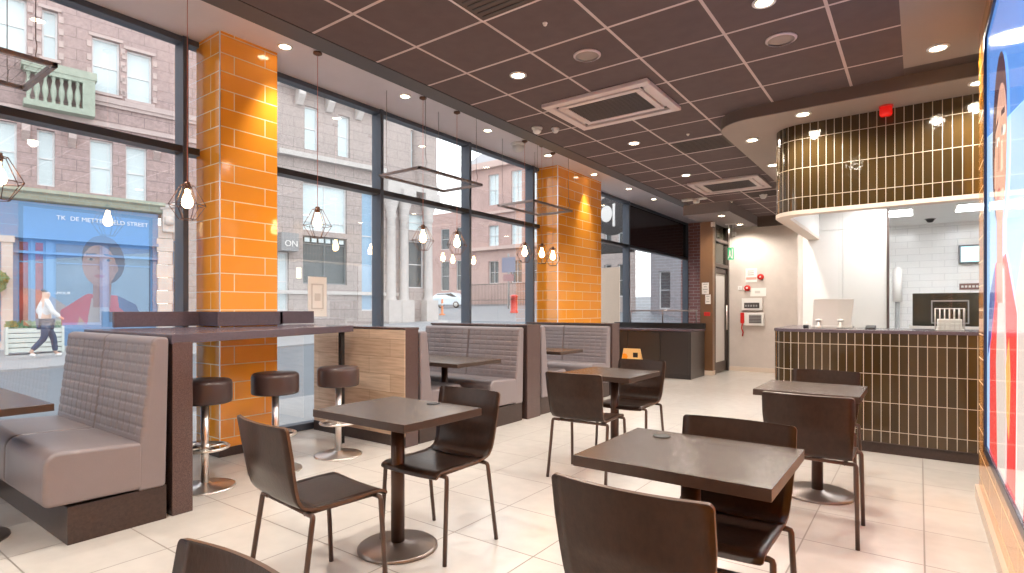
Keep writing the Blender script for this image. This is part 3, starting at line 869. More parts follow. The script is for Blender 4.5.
# back wall equipment
yb = 12.1
t = thing('notice', 'white notice with pink lower band beside the red alarm bell', 'notice', (-2.77, yb, 1.8), group='notices on the back wall')
MB().box(-2.88, yb - .012, 1.82, -2.66, yb, 2.10).build('sheet', M['paper'], t)
MB().box(-2.87, yb - .016, 1.87, -2.67, yb - .012, 1.92).build('pink_band', P('pink_print', (.78, .35, .30), .6), t)
mb = MB()
for k in range(3): mb.box(-2.84, yb - .016, 1.96 + .04 * k, -2.72, yb - .012, 1.975 + .04 * k)
mb.build('print', M['grey'], t)
def bell(x, z, label):
    t = thing('alarm_bell', label, 'alarm', (x, yb, z), group='red alarm sounders on the back wall')
    mb = MB().lathe([(0, 0), (.062, 0), (.062, .03), (.05, .055), (.02, .065), (0, .066)], seg=24)
    mb.v = [(x + a, yb - c, z + b) for a, b, c in mb.v]; mb.build('sounder', M['red'], t)
    mb = MB().lathe([(0, .06), (.02, .06), (.016, .075), (0, .078)], seg=16)
    mb.v = [(x + a, yb - c, z + b) for a, b, c in mb.v]; mb.build('cap', M['white'], t)
bell(-2.59, 1.92, 'small red alarm sounder right beside the pink banded notice')
bell(-2.845, 1.70, 'red alarm sounder between light switch and white notice')
t = thing('light_switch', 'small white switch plate next to the dark lobby door', 'switch', (-2.99, yb, 1.7))
MB().box(-3.03, yb - .012, 1.665, -2.95, yb, 1.745).build('plate', M['white'], t, bevel=.003)
MB().box(-3.002, yb - .018, 1.685, -2.978, yb - .011, 1.725).build('rocker', M['silver'], t)
t = thing('notice', 'wide white notice above the two control panels', 'notice', (-2.64, yb, 1.5), group='notices on the back wall')
MB().box(-2.79, yb - .012, 1.53, -2.49, yb, 1.70).build('sheet', M['paper'], t)
MB().box(-2.70, yb - .016, 1.59, -2.60, yb - .012, 1.64).build('print', M['silver'], t)
t = thing('control_panel', 'white control panel with dark display, upper of the two', 'control panel', (-2.74, yb, 1.25))
MB().box(-2.94, yb - .08, 1.25, -2.55, yb, 1.49).build('housing', M['white'], t, bevel=.006)
MB().box(-2.89, yb - .085, 1.29, -2.60, yb - .079, 1.40).build('display', M['grate'], t)
mb = MB()
for k in range(5): mb.box(-2.87 + .05 * k, yb - .09, 1.32, -2.84 + .05 * k, yb - .084, 1.36)
mb.build('buttons', M['grey'], t)
t = thing('control_panel', 'white control panel with grey grille and red handset beside it, lower of the two', 'control panel', (-2.72, yb, .95))
MB().box(-2.90, yb - .08, .94, -2.52, yb, 1.20).build('housing', M['white'], t, bevel=.006)
MB().box(-2.80, yb - .085, .985, -2.56, yb - .079, 1.16).build('grille', M['grey'], t)
mb = MB()
for k in range(5): mb.box(-2.79, yb - .089, 1.0 + .03 * k, -2.57, yb - .084, 1.012 + .03 * k)
mb.build('grille_slats', M['grate'], t)
t = thing('emergency_phone', 'red emergency handset hanging at the lower control panel', 'phone', (-2.92, yb - .1, .74))
MB().box(-2.955, yb - .13, .98, -2.885, yb - .08, 1.2).build('handset', M['red'], t, bevel=.012)
MB().tube([(-2.92, yb - .1, .99), (-2.935, yb - .1, .88), (-2.905, yb - .1, .80), (-2.92, yb - .1, .72)], .012, 8).build('cord', M['red'], t)
MB().box(-2.94, yb - .085, 1.0, -2.9, yb, 1.1).build('hook', M['red'], t)

# hanging exit sign, camera box, beacon
t = thing('exit_sign', 'green hanging exit sign near the lobby door', 'sign', (-3.0, 11.45, 2.2))
MB().box(-3.055, 11.42, 2.24, -2.945, 11.46, 2.48).build('sign_box', M['green'], t, bevel=.003)
mb = MB()
mb.box(-3.025, 11.412, 2.35, -3.0, 11.421, 2.41); mb.box(-3.02, 11.412, 2.415, -3.005, 11.421, 2.435)
mb.prism([(-3.045, 2.27), (-3.03, 2.27), (-3.0, 2.35), (-3.025, 2.35)], 11.412, 11.421, 'y'); mb.prism([(-2.99, 2.27), (-2.975, 2.27), (-3.0, 2.35), (-3.015, 2.35)], 11.412, 11.421, 'y')
mb.box(-2.975, 11.412, 2.26, -2.955, 11.421, 2.46)
mb.build('pictogram', M['white'], t)
MB().tube([(-3.04, 11.44, 2.48), (-3.04, 11.44, 2.95)], .005, 6).build('chain', M['chrome'], t)
MB().tube([(-2.96, 11.44, 2.48), (-2.96, 11.44, 2.95)], .005, 6).build('chain', M['chrome'], t)
MB().box(-3.1, 11.41, 2.93, -2.9, 11.47, 2.95).build('ceiling_bar', M['white'], t)
t = thing('wall_camera', 'tiny white camera high in the corner of the back wall', 'camera', (-3.1, 12.06, 2.8))
MB().box(-3.14, 12.03, 2.78, -3.06, 12.1, 2.86).build('housing', M['white'], t, bevel=.008)
MB().lathe([(0, 0), (.02, 0), (.02, .01), (0, .012)], (-3.1, 12.06, 2.77), 12).build('lens', M['black'], t)
t = thing('wall_camera', 'small white camera at the top of the brown column', 'camera', (-3.19, 10.9, 2.9))
MB().box(-3.22, 10.87, 2.84, -3.15, 10.93, 2.93).build('housing', M['white'], t, bevel=.008)
MB().lathe([(0, 0), (.02, 0), (.02, .01), (0, .012)], (-3.185, 10.9, 2.83), 12).build('lens', M['black'], t)
t = thing('alarm_beacon', 'bright red fire alarm beacon on the counter soffit edge', 'alarm', (-.235, 5.86, 3.0))
MB().lathe([(0, 0), (.048, 0), (.048, -.07), (.042, -.085), (0, -.088)], (-.235, 5.80, 3.02), 24).build('lens', M['redbeacon'], t)
MB().lathe([(0, 0), (.054, 0), (.054, -.014), (0, -.014)], (-.235, 5.80, 3.021), 24).build('mount', M['red'], t)

# ------------------------------------------------------------------ big backlit poster on the right wall
t = thing('backlit_poster', 'tall backlit poster in black frame, woman portrait on blue, on orange wall', 'poster', (XR, 3.4, .44))
X0 = XR - .012
y0, y1, z0, z1 = 2.45, 4.25, .44, 2.87
mb = MB()
fw = .05
for a in ((y0, z0, y1, z0 + fw), (y0, z1 - fw, y1, z1), (y0, z0, y0 + fw, z1), (y1 - fw, z0, y1, z1)):
    mb.box(X0 - .014, a[0], a[1], XR, a[2], a[3])
mb.build('poster_frame', P('blue_black_frame', (.012, .018, .05), .25), t, bevel=.003)
def lit(n, c, s=1.0):
    m = P('poster_' + n, c, .08, emit=c, es=s * 1.3, coat=.5); return m
cols = [lit('blue', (.10, .28, .72)), lit('sky', (.36, .58, .85)), lit('hair', (.07, .04, .06)), lit('skin', (.62, .36, .28)), lit('red', (.72, .05, .05)), lit('gold', (.72, .40, .12)), lit('white', (.62, .54, .50)), lit('navy', (.05, .09, .30)), lit('lips', (.55, .16, .15)), lit('shade', (.48, .25, .19))]
pm = MB(); depth = [X0]
def lay(pts, k):
    depth[0] -= .0007
    pm.m = k
    n = len(pm.v); pm.v += [(depth[0], p[0], p[1]) for p in pts]; pm.face(range(n, n + len(pts)))
def ell(cy, cz, ry, rz, a=0, n=28):
    o = []
    for k in range(n):
        q = 2 * PI * k / n; yy = ry * cos(q); zz = rz * sin(q)
        o.append((cy + yy * cos(a) - zz * sin(a), cz + yy * sin(a) + zz * cos(a)))
    return o
lay([(y0 + .05, z0 + .05), (y1 - .05, z0 + .05), (y1 - .05, z1 - .05), (y0 + .05, z1 - .05)], 1)
lay([(y0 + .05, 2.0), (y1 - .05, 2.25), (y1 - .05, z1 - .05), (y0 + .05, z1 - .05)], 0)
lay([(y0 + .05, z0 + .05), (3.1, z0 + .05), (3.05, 1.3), (2.75, 1.55), (y0 + .05, 1.6)], 6)
lay([(y0 + .05, z0 + .05), (2.8, z0 + .05), (2.7, .9), (y0 + .05, 1.1)], 4)
lay([(3.0, z0 + .05), (4.02, z0 + .05), (4.0, 1.15), (3.72, 1.5), (3.3, 1.52), (2.95, 1.25)], 4)
lay([(3.72, 1.5), (4.0, 1.35), (4.12, 1.0), (3.95, 1.1), (3.75, 1.3)], 7)
lay([(3.16, .98), (3.2, 1.15), (3.3, 1.0), (3.27, .8), (3.2, .7)], 5)
lay([(3.3, z0 + .05), (3.62, z0 + .05), (3.68, 1.0), (3.55, 1.5), (3.36, 1.45), (3.28, .9)], 6)
lay(ell(3.53, 2.08, .30, .40, .1), 2)
lay([(3.38, 1.3), (3.62, 1.3), (3.64, 1.8), (3.38, 1.8)], 9)
lay(ell(3.47, 1.98, .235, .34, .08), 3)
lay(ell(3.70, 1.95, .035, .08, 0), 9)
lay([(3.28, 2.14), (3.42, 2.16), (3.42, 2.185), (3.28, 2.17)], 2); lay([(3.53, 2.16), (3.67, 2.13), (3.67, 2.16), (3.53, 2.185)], 2)
lay(ell(3.35, 2.08, .055, .022), 6); lay(ell(3.59, 2.08, .055, .022), 6)
lay(ell(3.35, 2.08, .022, .022), 2); lay(ell(3.59, 2.08, .022, .022), 2)
lay([(3.45, 2.06), (3.49, 2.06), (3.52, 1.92), (3.43, 1.92)], 9)
lay(ell(3.47, 1.81, .075, .026), 8)
mb2 = pm.build('poster_print', cols, t, fixn=False)
MB().box(X0, y0 + .02, z0 + .02, XR - .002, y1 - .02, z1 - .02).build('light_box', M['white'], t)

# ------------------------------------------------------------------ ceiling fittings
def lamp(t, loc, energy, size=1.75, col=(1, .925, .82), rad=.045, blend=1.0):
    l = bpy.data.lights.new('downlight_beam', 'SPOT'); l.energy = energy; l.spot_size = size; l.spot_blend = blend; l.color = col; l.shadow_soft_size = rad
    o = link(bpy.data.objects.new('downlight_beam', l)); o.parent = t; o.location = loc
    return o
E_MAIN, E_SOFF = 120, 150
def downlight(x, y, z, energy, label, group, proto={}):
    if 'p' not in proto:
        t = thing('downlight', label, 'ceiling light', (x, y, z), group=group)
        MB().lathe([(.047, .004), (.068, .004), (.068, -.006), (.062, -.010), (.050, -.008), (.047, .0)], seg=28).build('trim_ring', M['white'], t, world=False)
        MB().lathe([(0, -.004), (.048, -.004), (.048, .002), (0, .002)], seg=28).build('lamp_lens', M['lens'], t, world=False)
        proto['p'] = t
    else:
        src = proto['p']
        t = src.copy(); link(t); t.location = (x, y, z); ORIGIN[t] = Vector((x, y, z))
        for k in list(src.children):
            if k.type == 'MESH':
                c = k.copy(); link(c); c.parent = t
        tag(t, label, 'ceiling light', group)
    if z > 3.4: lamp(t, (0, 0, -.03), energy, 1.1, blend=1.0)
    else: lamp(t, (0, 0, -.03), energy, 2.75, blend=.6)
gt = 'downlights in the tiled ceiling'
for x, y, l in ((-2.58, 3.635, 'bright downlight in the tiled ceiling before the first air cassette'), (-2.587, 5.885, 'downlight in the tiled ceiling just past the first air cassette'),
                (-2.62, 7.71, 'downlight in the tiled ceiling before the far air cassette'), (-2.68, 10.09, 'small distant downlight in the tiled ceiling past the far cassette'),
                (-.763, 3.646, 'bright downlight in the tiled ceiling near the round ceiling speaker'), (-2.66, 1.9, 'downlight over the square table beside the high bar'), (-.76, 1.6, 'added unseen fill downlight over the front wide table'),
                (-2.6, -.4, 'added unseen fill downlight behind the camera, window side'), (-.76, -.6, 'added unseen fill downlight behind the camera, poster side'), (-1.9, -2.0, 'added unseen fill downlight at the near end wall')):  # entries from the front wide table onward are unseen fixtures added for fill
    downlight(x, y, ZC, E_MAIN, l, gt)
gs = 'downlights in the grey window soffit'
names = ['before the first booth', 'over the first booth', 'over the high bar end panel', 'just past the front orange pillar', 'over the middle booth, second past the front pillar', 'over the rear booth partition', 'just before the rear orange pillar', 'over the rear orange pillar', 'past the rear orange pillar', 'nearest the pink brick end wall']
for k, y in enumerate((-1.5, -.05, 1.45, 2.917, 4.389, 5.877, 7.384, 8.9, 10.365, 11.66)):
    downlight(-4.67, y, ZS, E_SOFF, 'downlight in the grey window soffit ' + names[k], gs)
gk = 'downlights in the counter soffit'
for x, y, l in ((-1.40, 6.15, 'downlight at the rounded corner of the counter soffit'), (-.846, 5.605, 'downlight before the curved end of the tiled bulkhead'), (.37, 5.62, 'downlight before the bulkhead at the poster wall'), (-1.44, 7.37, 'downlight beside the tiled bulkhead towards the back wall')):
    downlight(x, y, 3.02, 80, l, gk)
downlight(.106, 5.0, ZC - .004, 80, 'bright downlight in the taupe plaster strip by the poster wall', 'downlights in the plaster strip')
for y, l in ((10.37, 'downlight at the front of the low grey ceiling box'), (11.64, 'downlight at the back of the low grey ceiling box')):
    downlight(-2.88, y, 2.95, 75, l, 'downlights in the low grey ceiling box')
downlight(-2.0, 11.0, ZC, 65, 'added downlight brightening the greige back wall', gt)  # extra downlight added to brighten the back wall

def cassette(x0, y0, x1, y1, label):
    t = thing('air_cassette', label, 'air conditioner', ((x0 + x1) / 2, (y0 + y1) / 2, ZC), group='ceiling air cassettes')
    z = ZC
    mb = MB()
    w = .14
    def fr(a, b, za, zb, mb):
        mb.box(x0 + a, y0 + a, za, x1 - a, y0 + b, zb); mb.box(x0 + a, y1 - b, za, x1 - a, y1 - a, zb); mb.box(x0 + a, y0 + b, za, x0 + b, y1 - b, zb); mb.box(x1 - b, y0 + b, za, x1 - a, y1 - b, zb)
    fr(0, .075, z - .035, z, mb); fr(.115, .17, z - .03, z, mb)
    mb.build('fascia_panel', M['cassette'], t, bevel=.006)
    mb = MB(); fr(.075, .115, z - .012, z, mb); mb.build('air_slot', M['grate'], t)
    mb = MB()
    mb.box(x0 + .17, y0 + .17, z - .014, x1 - .17, y1 - .17, z)
    mb.build('filter_panel', M['grate'], t)
    mb = MB(); n = 16
    for k in range(n):
        yy = y0 + .18 + (y1 - y0 - .36) * k / (n - 1); mb.box(x0 + .17, yy - .006, z - .024, x1 - .17, yy + .006, z - .014)
    mb.build('grille', P('grille_slat', (.10, .085, .085), .5), t)
    for s in (0, 1):
        xx = x0 + .087 if s == 0 else x1 - .103
        MB().box(xx, y0 + .15, z - .022, xx + .016, y1 - .15, z - .012).build('louvre', M['cassette'], t)
    return t
cassette(-2.78, 4.28, -1.77, 5.08, 'large pale air cassette in the ceiling over the room middle')
cassette(-2.78, 8.22, -1.79, 9.1, 'distant air cassette in the ceiling towards the back wall')
def grille(x0, y0, x1, y1, label):
    t = thing('ceiling_grille', label, 'vent', ((x0 + x1) / 2, (y0 + y1) / 2, ZC), group='dark ceiling grille tiles')
    MB().box(x0, y0, ZC - .006, x1, y1, ZC).build('grille_plate', M['brown_trim'], t)
    mb = MB()
    for k in range(10): mb.box(x0 + .03, y0 + .04 + (y1 - y0 - .08) * k / 9 - .006, ZC - .010, x1 - .03, y0 + .04 + (y1 - y0 - .08) * k / 9 + .006, ZC - .006)
    mb.build('slats', M['grate'], t)
    mb = MB()
    for a in ((x0 - .015, y0 - .015, x1 + .015, y0), (x0 - .015, y1, x1 + .015, y1 + .015), (x0 - .015, y0, x0, y1), (x1, y0, x1 + .015, y1)): mb.box(a[0], a[1], ZC - .008, a[2], a[3], ZC)
    mb.build('frame', M['cassette'], t)
grille(-2.27, 2.285, -1.69, 2.81, 'dark square ceiling vent with double pale frame, cut by the picture top')
grille(-2.27, 6.13, -1.69, 6.64, 'dark slatted ceiling tile between the two air cassettes')
grille(-2.27, 9.42, -1.69, 9.93, 'dark slatted ceiling tile behind the far air cassette')
def speaker(x, y, label):
    t = thing('ceiling_speaker', label, 'speaker', (x, y, ZC), group='round ceiling speakers')
    MB().lathe([(.085, 0), (.10, 0), (.10, -.008), (.085, -.012)], (x, y, ZC), 32).build('rim', M['cassette'], t)
    MB().lathe([(0, -.012), (.05, -.010), (.088, -.004), (.088, 0), (0, 0)], (x, y, ZC), 32).build('grille', M['plaster'], t)
speaker(-1.969, 3.646, 'round pale ceiling speaker before the first air cassette')
speaker(-.772, 4.214, 'round dark ceiling speaker near the plaster strip')
def detector(x, y, z, label, s=1.0):
    t = thing('smoke_detector', label, 'detector', (x, y, z), group='white ceiling detectors')
    MB().lathe([(0, 0), (.055 * s, 0), (.055 * s, -.015 * s), (.05 * s, -.02 * s), (0, -.02 * s)], (x, y, z), 24).build('base_ring', M['white'], t)
    MB().lathe([(0, -.019 * s), (.045 * s, -.019 * s), (.042 * s, -.045 * s), (.025 * s, -.062 * s), (0, -.065 * s)], (x, y, z), 24).build('sensor_head', M['white'], t)
detector(-4.68, 6.6, ZS, 'large white detector on the grey window soffit', 1.9)
detector(-3.17, 4.80, ZC, 'white domed detector at the ceiling edge before the cassette', 1.0)
detector(-3.03, 4.93, ZC, 'flat white ceiling disc beside the domed detector', .75)
detector(-2.05, 9.75, ZC, 'small white dome on the ceiling near the back wall', 1.1)
detector(-1.97, 3.078, ZC, 'tiny white sprinkler on the ceiling before the round pale speaker', .3)
detector(-1.99, 5.92, ZC, 'tiny white sprinkler on the ceiling past the first cassette', .3)
t = thing('emergency_light', 'flat white emergency light bar on the ceiling near the window soffit', 'emergency light', (-3.08, 9.43, ZC))
MB().box(-3.27, 9.39, ZC - .03, -2.86, 9.47, ZC).build('bar', M['white'], t, bevel=.004)
MB().lathe([(0, 0), (.055, 0), (.05, -.05), (0, -.06)], (-3.03, 9.43, ZC - .03), 18).build('lamp_head', M['white'], t)

# ------------------------------------------------------------------ pendants
def make_pendant(loc, label):
    t = thing('pendant_lamp', label, 'pendant lamp', loc, group='geometric wire pendant lamps')
    MB().lathe([(0, .16), (.02, .155), (.022, .11), (.016, .10), (0, .10)], seg=16).build('lamp_holder', M['cage'], t, world=False)
    n = 6
    top = [(.045 * cos(2 * PI * k / n), .045 * sin(2 * PI * k / n), .13) for k in range(n)]
    mid = [(.125 * cos(2 * PI * k / n), .125 * sin(2 * PI * k / n), -.02) for k in range(n)]
    bot = [(.055 * cos(2 * PI * k / n), .055 * sin(2 * PI * k / n), -.13) for k in range(n)]
    w = MB()
    for k in range(n):
        j = (k + 1) % n
        for a, b in ((top[k], mid[k]), (mid[k], bot[k]), (top[k], top[j]), (mid[k], mid[j]), (bot[k], bot[j])): w.tube([a, b], .0027, 5)
        w.tube([top[k], (0, 0, .14)], .003, 5)
    w.build('wire_cage', M['cage'], t, world=False)
    MB().lathe([(0, -.045), (.02, -.04), (.036, -.02), (.040, 0), (.034, .03), (.02, .065), (.014, .10), (0, .10)], seg=18).build('bulb', M['bulb'], t, world=False)
    h = ZS - loc[2]
    MB().tube([(0, 0, .155), (0, 0, h)], .0026, 6).build('cord', M['cord'], t, world=False)
    MB().lathe([(0, h), (.04, h), (.04, h - .015), (.01, h - .03), (0, h - .03)], seg=18).build('ceiling_rose', M['cage'], t, world=False)
    return t
p = make_pendant((-4.5, 2.0, 2.08), 'glowing wire cage pendant in front of the front orange pillar')
for x, y, l in ((-4.5, 3.14, 'wire cage pendant past the front orange pillar, before the pale shop window'), (-4.5, 4.50, 'glowing wire cage pendant over the middle booth, before the corner tower'),
                (-4.5, 5.07, 'wire cage pendant beside the mullion of the middle booth'), (-4.5, .92, 'wire cage pendant at the picture edge over the first booth'),
                (-4.5, 6.50, 'wire cage pendant beside the rear pillar, next to the window mullion'), (-4.42, 6.82, 'wire cage pendant in front of the rear orange pillar side'), (-4.5, 7.25, 'wire cage pendant hanging before the rear orange pillar corner')):
    dup(p, (x, y, 2.06), 0, l)

# ------------------------------------------------------------------ hanging racks
def make_rack(loc, label, ly=1.02, lx=.62):
    t = thing('hanging_rack', label, 'hanging rack', loc, group='hanging steel racks over the booths')
    f = MB(); w = .028
    hx, hy = lx / 2, ly / 2
    f.box(-hx, -hy, 0, hx, -hy + w, w); f.box(-hx, hy - w, 0, hx, hy, w); f.box(-hx, -hy, 0, -hx + w, hy, w); f.box(hx - w, -hy, 0, hx, hy, w)
    f.build('frame', M['rack'], t, world=False, bevel=.002)
    m = MB(); n = 20
    for k in range(1, n):
        y = -hy + ly * k / n; m.tube([(-hx + .02, y, .014), (hx - .02, y, .014)], .001, 4)
    for k in range(1, 13):
        x = -hx + lx * k / 13; m.tube([(x, -hy + .02, .014), (x, hy - .02, .014)], .001, 4)
    m.build('wire_mesh', M['rack'], t, world=False)
    for sx in (-1, 1):
        for sy in (-1, 1):
            x, y = sx * (hx - .014), sy * (hy - .1)
            hk = MB().tube([(x, y, ZS - loc[2]), (x, y, .13), (x + .012, y, .115), (x + .022, y, .09), (x + .012, y, .06), (x, y, .05), (x, y, .02)], .0028, 6)
            hk.build('hanger_hook', M['rack'], t, world=False)
    return t
rk = make_rack((-4.44, .60, 2.70), 'mesh hanging rack over the first booth, cut by the picture edge')
dup(rk, (-4.42, 4.57, 2.70), 0, 'hanging rack over the middle booth, before the corner tower')
dup(rk, (-4.44, 6.70, 2.70), 0, 'hanging rack over the rear booth, reaching across the orange pillar')

# notice stuck on the window over the high bar
t = thing('window_notice', 'white framed notice stuck to the window beside the high bar', 'notice', (-5.27, 3.66, 1.2))
MB().box(-5.274, 3.56, 1.19, -5.268, 3.79, 1.62).build('sheet', M['paper'], t)
mb = MB()
for a in ((3.60, 1.27, 3.75, 1.285), (3.60, 1.53, 3.75, 1.545), (3.60, 1.27, 3.612, 1.545), (3.738, 1.27, 3.75, 1.545), (3.64, 1.36, 3.71, 1.44)): mb.box(-5.268, a[0], a[1], -5.265, a[2], a[3])
mb.build('print', M['silver'], t)
tag(MB().box(-5.274, 3.72, 1.255, -5.268, 3.735, 1.26).build('window_sticker', M['grey'], None), 'tiny grey sticker low on the window by the notice', 'sticker')

# ------------------------------------------------------------------ street outside
def gz(x, y):
    s = (x + 22.5) * .176 + (y - 4.6) * .984
    k = max(0, min(1, (-6.5 - x) / 8)); k = k * k * (3 - 2 * k)
    return -.06 + .04 * k + .0436 * max(0, s) * k
FA = Vector((-22.5, 4.6, 0)); FR = math.atan2(.9844, .1762)
def fac_local(x, y):
    dx, dy = x + 22.5, y - 4.6
    return dx * .1762 + dy * .9844, -dx * .9844 + dy * .1762
road = P('wet_grey_road', (.17, .19, .215), .55, noise=.15, nscale=1.2)
pave = P('pale_pavement', (.36, .36, .37), .7, noise=.12, nscale=2)
gx = [-90 + 3 * i for i in range(19)] + [-34 + 1 * i for i in range(28)] + [-6.2, -5.45]
gy = [-18 + 2 * i for i in range(50)]
mb = MB()
for i in range(len(gx) - 1):
    for j in range(len(gy) - 1):
        c = fac_local((gx[i] + gx[i + 1]) / 2, (gy[j] + gy[j + 1]) / 2)
        mb.m = 0
        mb.quad(*[(x, y, gz(x, y)) for x, y in ((gx[i], gy[j]), (gx[i + 1], gy[j]), (gx[i + 1], gy[j + 1]), (gx[i], gy[j + 1]))])
o = mb.build('road', [road], None); tag(o, 'grey street rising away outside the windows', None, None, 'structure')
t = thing('pavement', 'pale pavement in front of the blue shop and the stone building', None, tuple(FA), FR, kind='structure')
mb = MB()
for k in range(24):
    s0, s1 = -22 + 1.6 * k, -22 + 1.6 * (k + 1)
    def zz(s, y):
        w = FA + Vector((s * .1762 - y * .9844, s * .9844 + y * .1762, 0)); return gz(w.x, w.y) + .05
    b = [(s0, -7.6, zz(s0, -7.6)), (s1, -7.6, zz(s1, -7.6)), (s1, .3, zz(s1, .3)), (s0, .3, zz(s0, .3))]
    mb.quad(*b); mb.quad((s0, -7.6, b[0][2] - .15), (s1, -7.6, b[1][2] - .15), b[1], b[0])
mb.build('paving', pave, t, world=False)
struct(MB().box(-7.4, -10, -.1, -5.45, 30, -.02), 'kerb', pave, 'strip of pavement right outside the windows')

def holes_wall(s0, s1, z0, z1, holes, y0=0.0, y1=.45):
    xs = sorted(set([s0, s1] + [h[0] for h in holes] + [h[2] for h in holes])); zs = sorted(set([z0, z1] + [h[1] for h in holes] + [h[3] for h in holes]))
    xs = [x for x in xs if s0 <= x <= s1]; zs = [z for z in zs if z0 <= z <= z1]
    mb = MB()
    for a, b in zip(xs, xs[1:]):
        run = None
        for c, d in zip(zs, zs[1:]):
            mx, mz = (a + b) / 2, (c + d) / 2
            inside = any(h[0] < mx < h[2] and h[1] < mz < h[3] for h in holes)
            if inside:
                if run: mb.box(a, y0, run[0], b, y1, run[1]); run = None
            else:
                run = (run[0], d) if run else (c, d)
        if run: mb.box(a, y0, run[0], b, y1, run[1])
    uv = [(v[0], v[2]) for v in mb.v]; mb.uv = uv
    return mb
def stone_obj(mb, name, mat, parent):
    if mb.uv is None: mb.uv = [(v[0] + v[1], v[2]) for v in mb.v]
    return mb.build(name, mat, parent, world=False)
W_FR = P('white_sash', (.72, .72, .73), .5)
W_GL = P('sky_reflection_glass', (.66, .76, .79), .08, noise=.12, nscale=.9)  # reflected sky and curtains put into the pale pane colour
W_DK = P('dim_shop_glass', (.10, .12, .13), .06, noise=.3, nscale=1.2)
BLUE = P('blue_shopfront', (.13, .25, .43), .45)
LBLUE = P('pale_blue_door', (.30, .46, .62), .45)
SHOPIN = P('red_shop_display', (.62, .09, .035), .3, noise=.8, nscale=1.6, alt=(.06, .025, .03))
GREENST = P('weathered_green_stone', (.42, .47, .39), .9, noise=.3, nscale=4)
PINKT = P('pink_stone_trim', (.55, .44, .42), .9, noise=.2, nscale=3)
PALE = P('pale_stone_trim', (.60, .56, .54), .9, noise=.2, nscale=3)

def sash(parent, h, y=.2, bar=None, gl=None, fr=None, mull=0, depth=.06):
    """a sash window in a hole: frame part with its pane as a sub-part"""
    fr = fr or W_FR; gl = gl or W_GL
    w = .055
    mb = MB(); s0, z0, s1, z1 = h
    mb.box(s0, y - depth, z0, s0 + w, y + .03, z1); mb.box(s1 - w, y - depth, z0, s1, y + .03, z1); mb.box(s0 + w, y - depth, z0, s1 - w, y + .03, z0 + w); mb.box(s0 + w, y - depth, z1 - w, s1 - w, y + .03, z1)
    b = bar if bar is not None else (z0 + z1) / 2
    mb.box(s0 + w, y - depth * .7, b - .02, s1 - w, y + .03, b + .02)
    for k in range(mull):
        x = s0 + (s1 - s0) * (k + 1) / (mull + 1); mb.box(x - .02, y - depth * .7, z0 + w, x + .02, y + .03, z1 - w)
    f = mb.build('window', fr, parent, world=False)
    MB().box(s0 + w * .5, y, z0 + w * .5, s1 - w * .5, y + .02, z1 - w * .5).build('pane', gl, f, world=False)
    return f

# --- tenement with the blue shop, s along the street
T1 = thing('tenement_building', 'pink sandstone tenement above the blue shop across the street', 'building', tuple(FA), FR)
hu = [(-5.0 - 1.6 * k, 9.15, -4.3 - 1.6 * k, 10.75) for k in range(9)] + [(-3.2, 9.15, -2.5, 10.75), (-2.1, 9.15, -1.6, 10.75), (-.35, 9.15, .65, 10.85), (1.01, 9.2, 1.40, 10.75), (2.28, 8.5, 3.04, 10.3), (3.24, 8.45, 3.98, 10.15), (5.9, 8.4, 6.5, 10.0), (7.0, 8.4, 7.6, 10.0)]
hl = [(-5.0 - 1.6 * k, 5.2, -4.3 - 1.6 * k, 6.95) for k in range(9)] + [(-3.2, 5.2, -2.4, 6.95), (-2.0, 5.2, -1.4, 6.95), (-.3, 5.22, .42, 7.0), (.89, 5.16, 1.33, 6.93), (2.22, 5.1, 2.85, 6.9), (3.21, 5.03, 3.83, 6.88), (5.9, 5.0, 6.5, 6.8), (7.0, 5.0, 7.6, 6.8)]
top = [(a, 11.9, c, 13.4) for a, b, c, d in hu]
stone_obj(holes_wall(-20, 8.3, 4.55, 15, hu + hl + top), 'upper_wall', M['stone_brick'], T1)
for h in hu + hl + top: sash(T1, h)
mb = MB()
for a, b, c, d in hu:
    mb.box(a - .09, -.05, d, c + .09, .02, d + .10); mb.box(a - .07, -.07, b - .09, c + .07, .02, b)
    for k in range(4):
        z = b + (d - b) * (k + .15) / 4
        mb.box(a - .14, -.035, z, a - .02, .02, z + .2); mb.box(c + .02, -.035, z, c + .14, .02, z + .2)
stone_obj(mb, 'window_surrounds', PINKT, T1)
mb = MB().box(2.2, -.12, 8.16, 8.3, .02, 8.34).box(2.2, -.08, 8.05, 8.3, .02, 8.16).box(-20, -.08, 7.35, 8.3, .02, 7.5)
stone_obj(mb, 'string_course', PINKT, T1)
mb = MB()
for s in (.62, 1.75, 4.1):
    mb.prism([(-.25, 6.75), (-.25, 6.95), (0, 7.05), (0, 6.5)], s - .1, s + .1, 'x')
stone_obj(mb, 'corbels', PINKT, T1)
mb = MB()
mb.box(.55, -.5, 7.5, 2.3, 0, 7.68); mb.box(.55, -.5, 8.52, 2.3, -.3, 8.66); mb.box(.5, -.52, 8.66, 2.35, 0, 8.9)
for k in range(7):
    s = .66 + .2 * k
    mb.lathe([(.06, 7.68), (.04, 7.8), (.085, 8.0), (.075, 8.15), (.035, 8.35), (.06, 8.52)], (s, -.4, 0), 10)
mb.box(1.98, -.5, 7.68, 2.3, -.26, 8.52)
stone_obj(mb, 'balcony', GREENST, T1)
mb = MB()
mb.prism([(-.42, 4.98), (-.42, 4.88), (-.3, 4.82), (-.22, 4.66), (0, 4.6), (0, 5.02)], -20, 4.3, 'x')
stone_obj(mb, 'shop_cornice', GREENST, T1)
mb = MB()
pts = []
for k in range(15):
    a = k / 14; pts.append((4.15 + .95 * a, -.25, 4.82 + .75 * a * a))
mb.tube(pts, .09, 8); mb.box(4.25, -.3, 4.0, 4.6, 0, 4.8); mb.lathe([(0, 0), (.14, .05), (.14, .3), (0, .36)], (4.43, -.3, 4.2), 14)
stone_obj(mb, 'scroll_bracket', PALE, T1)
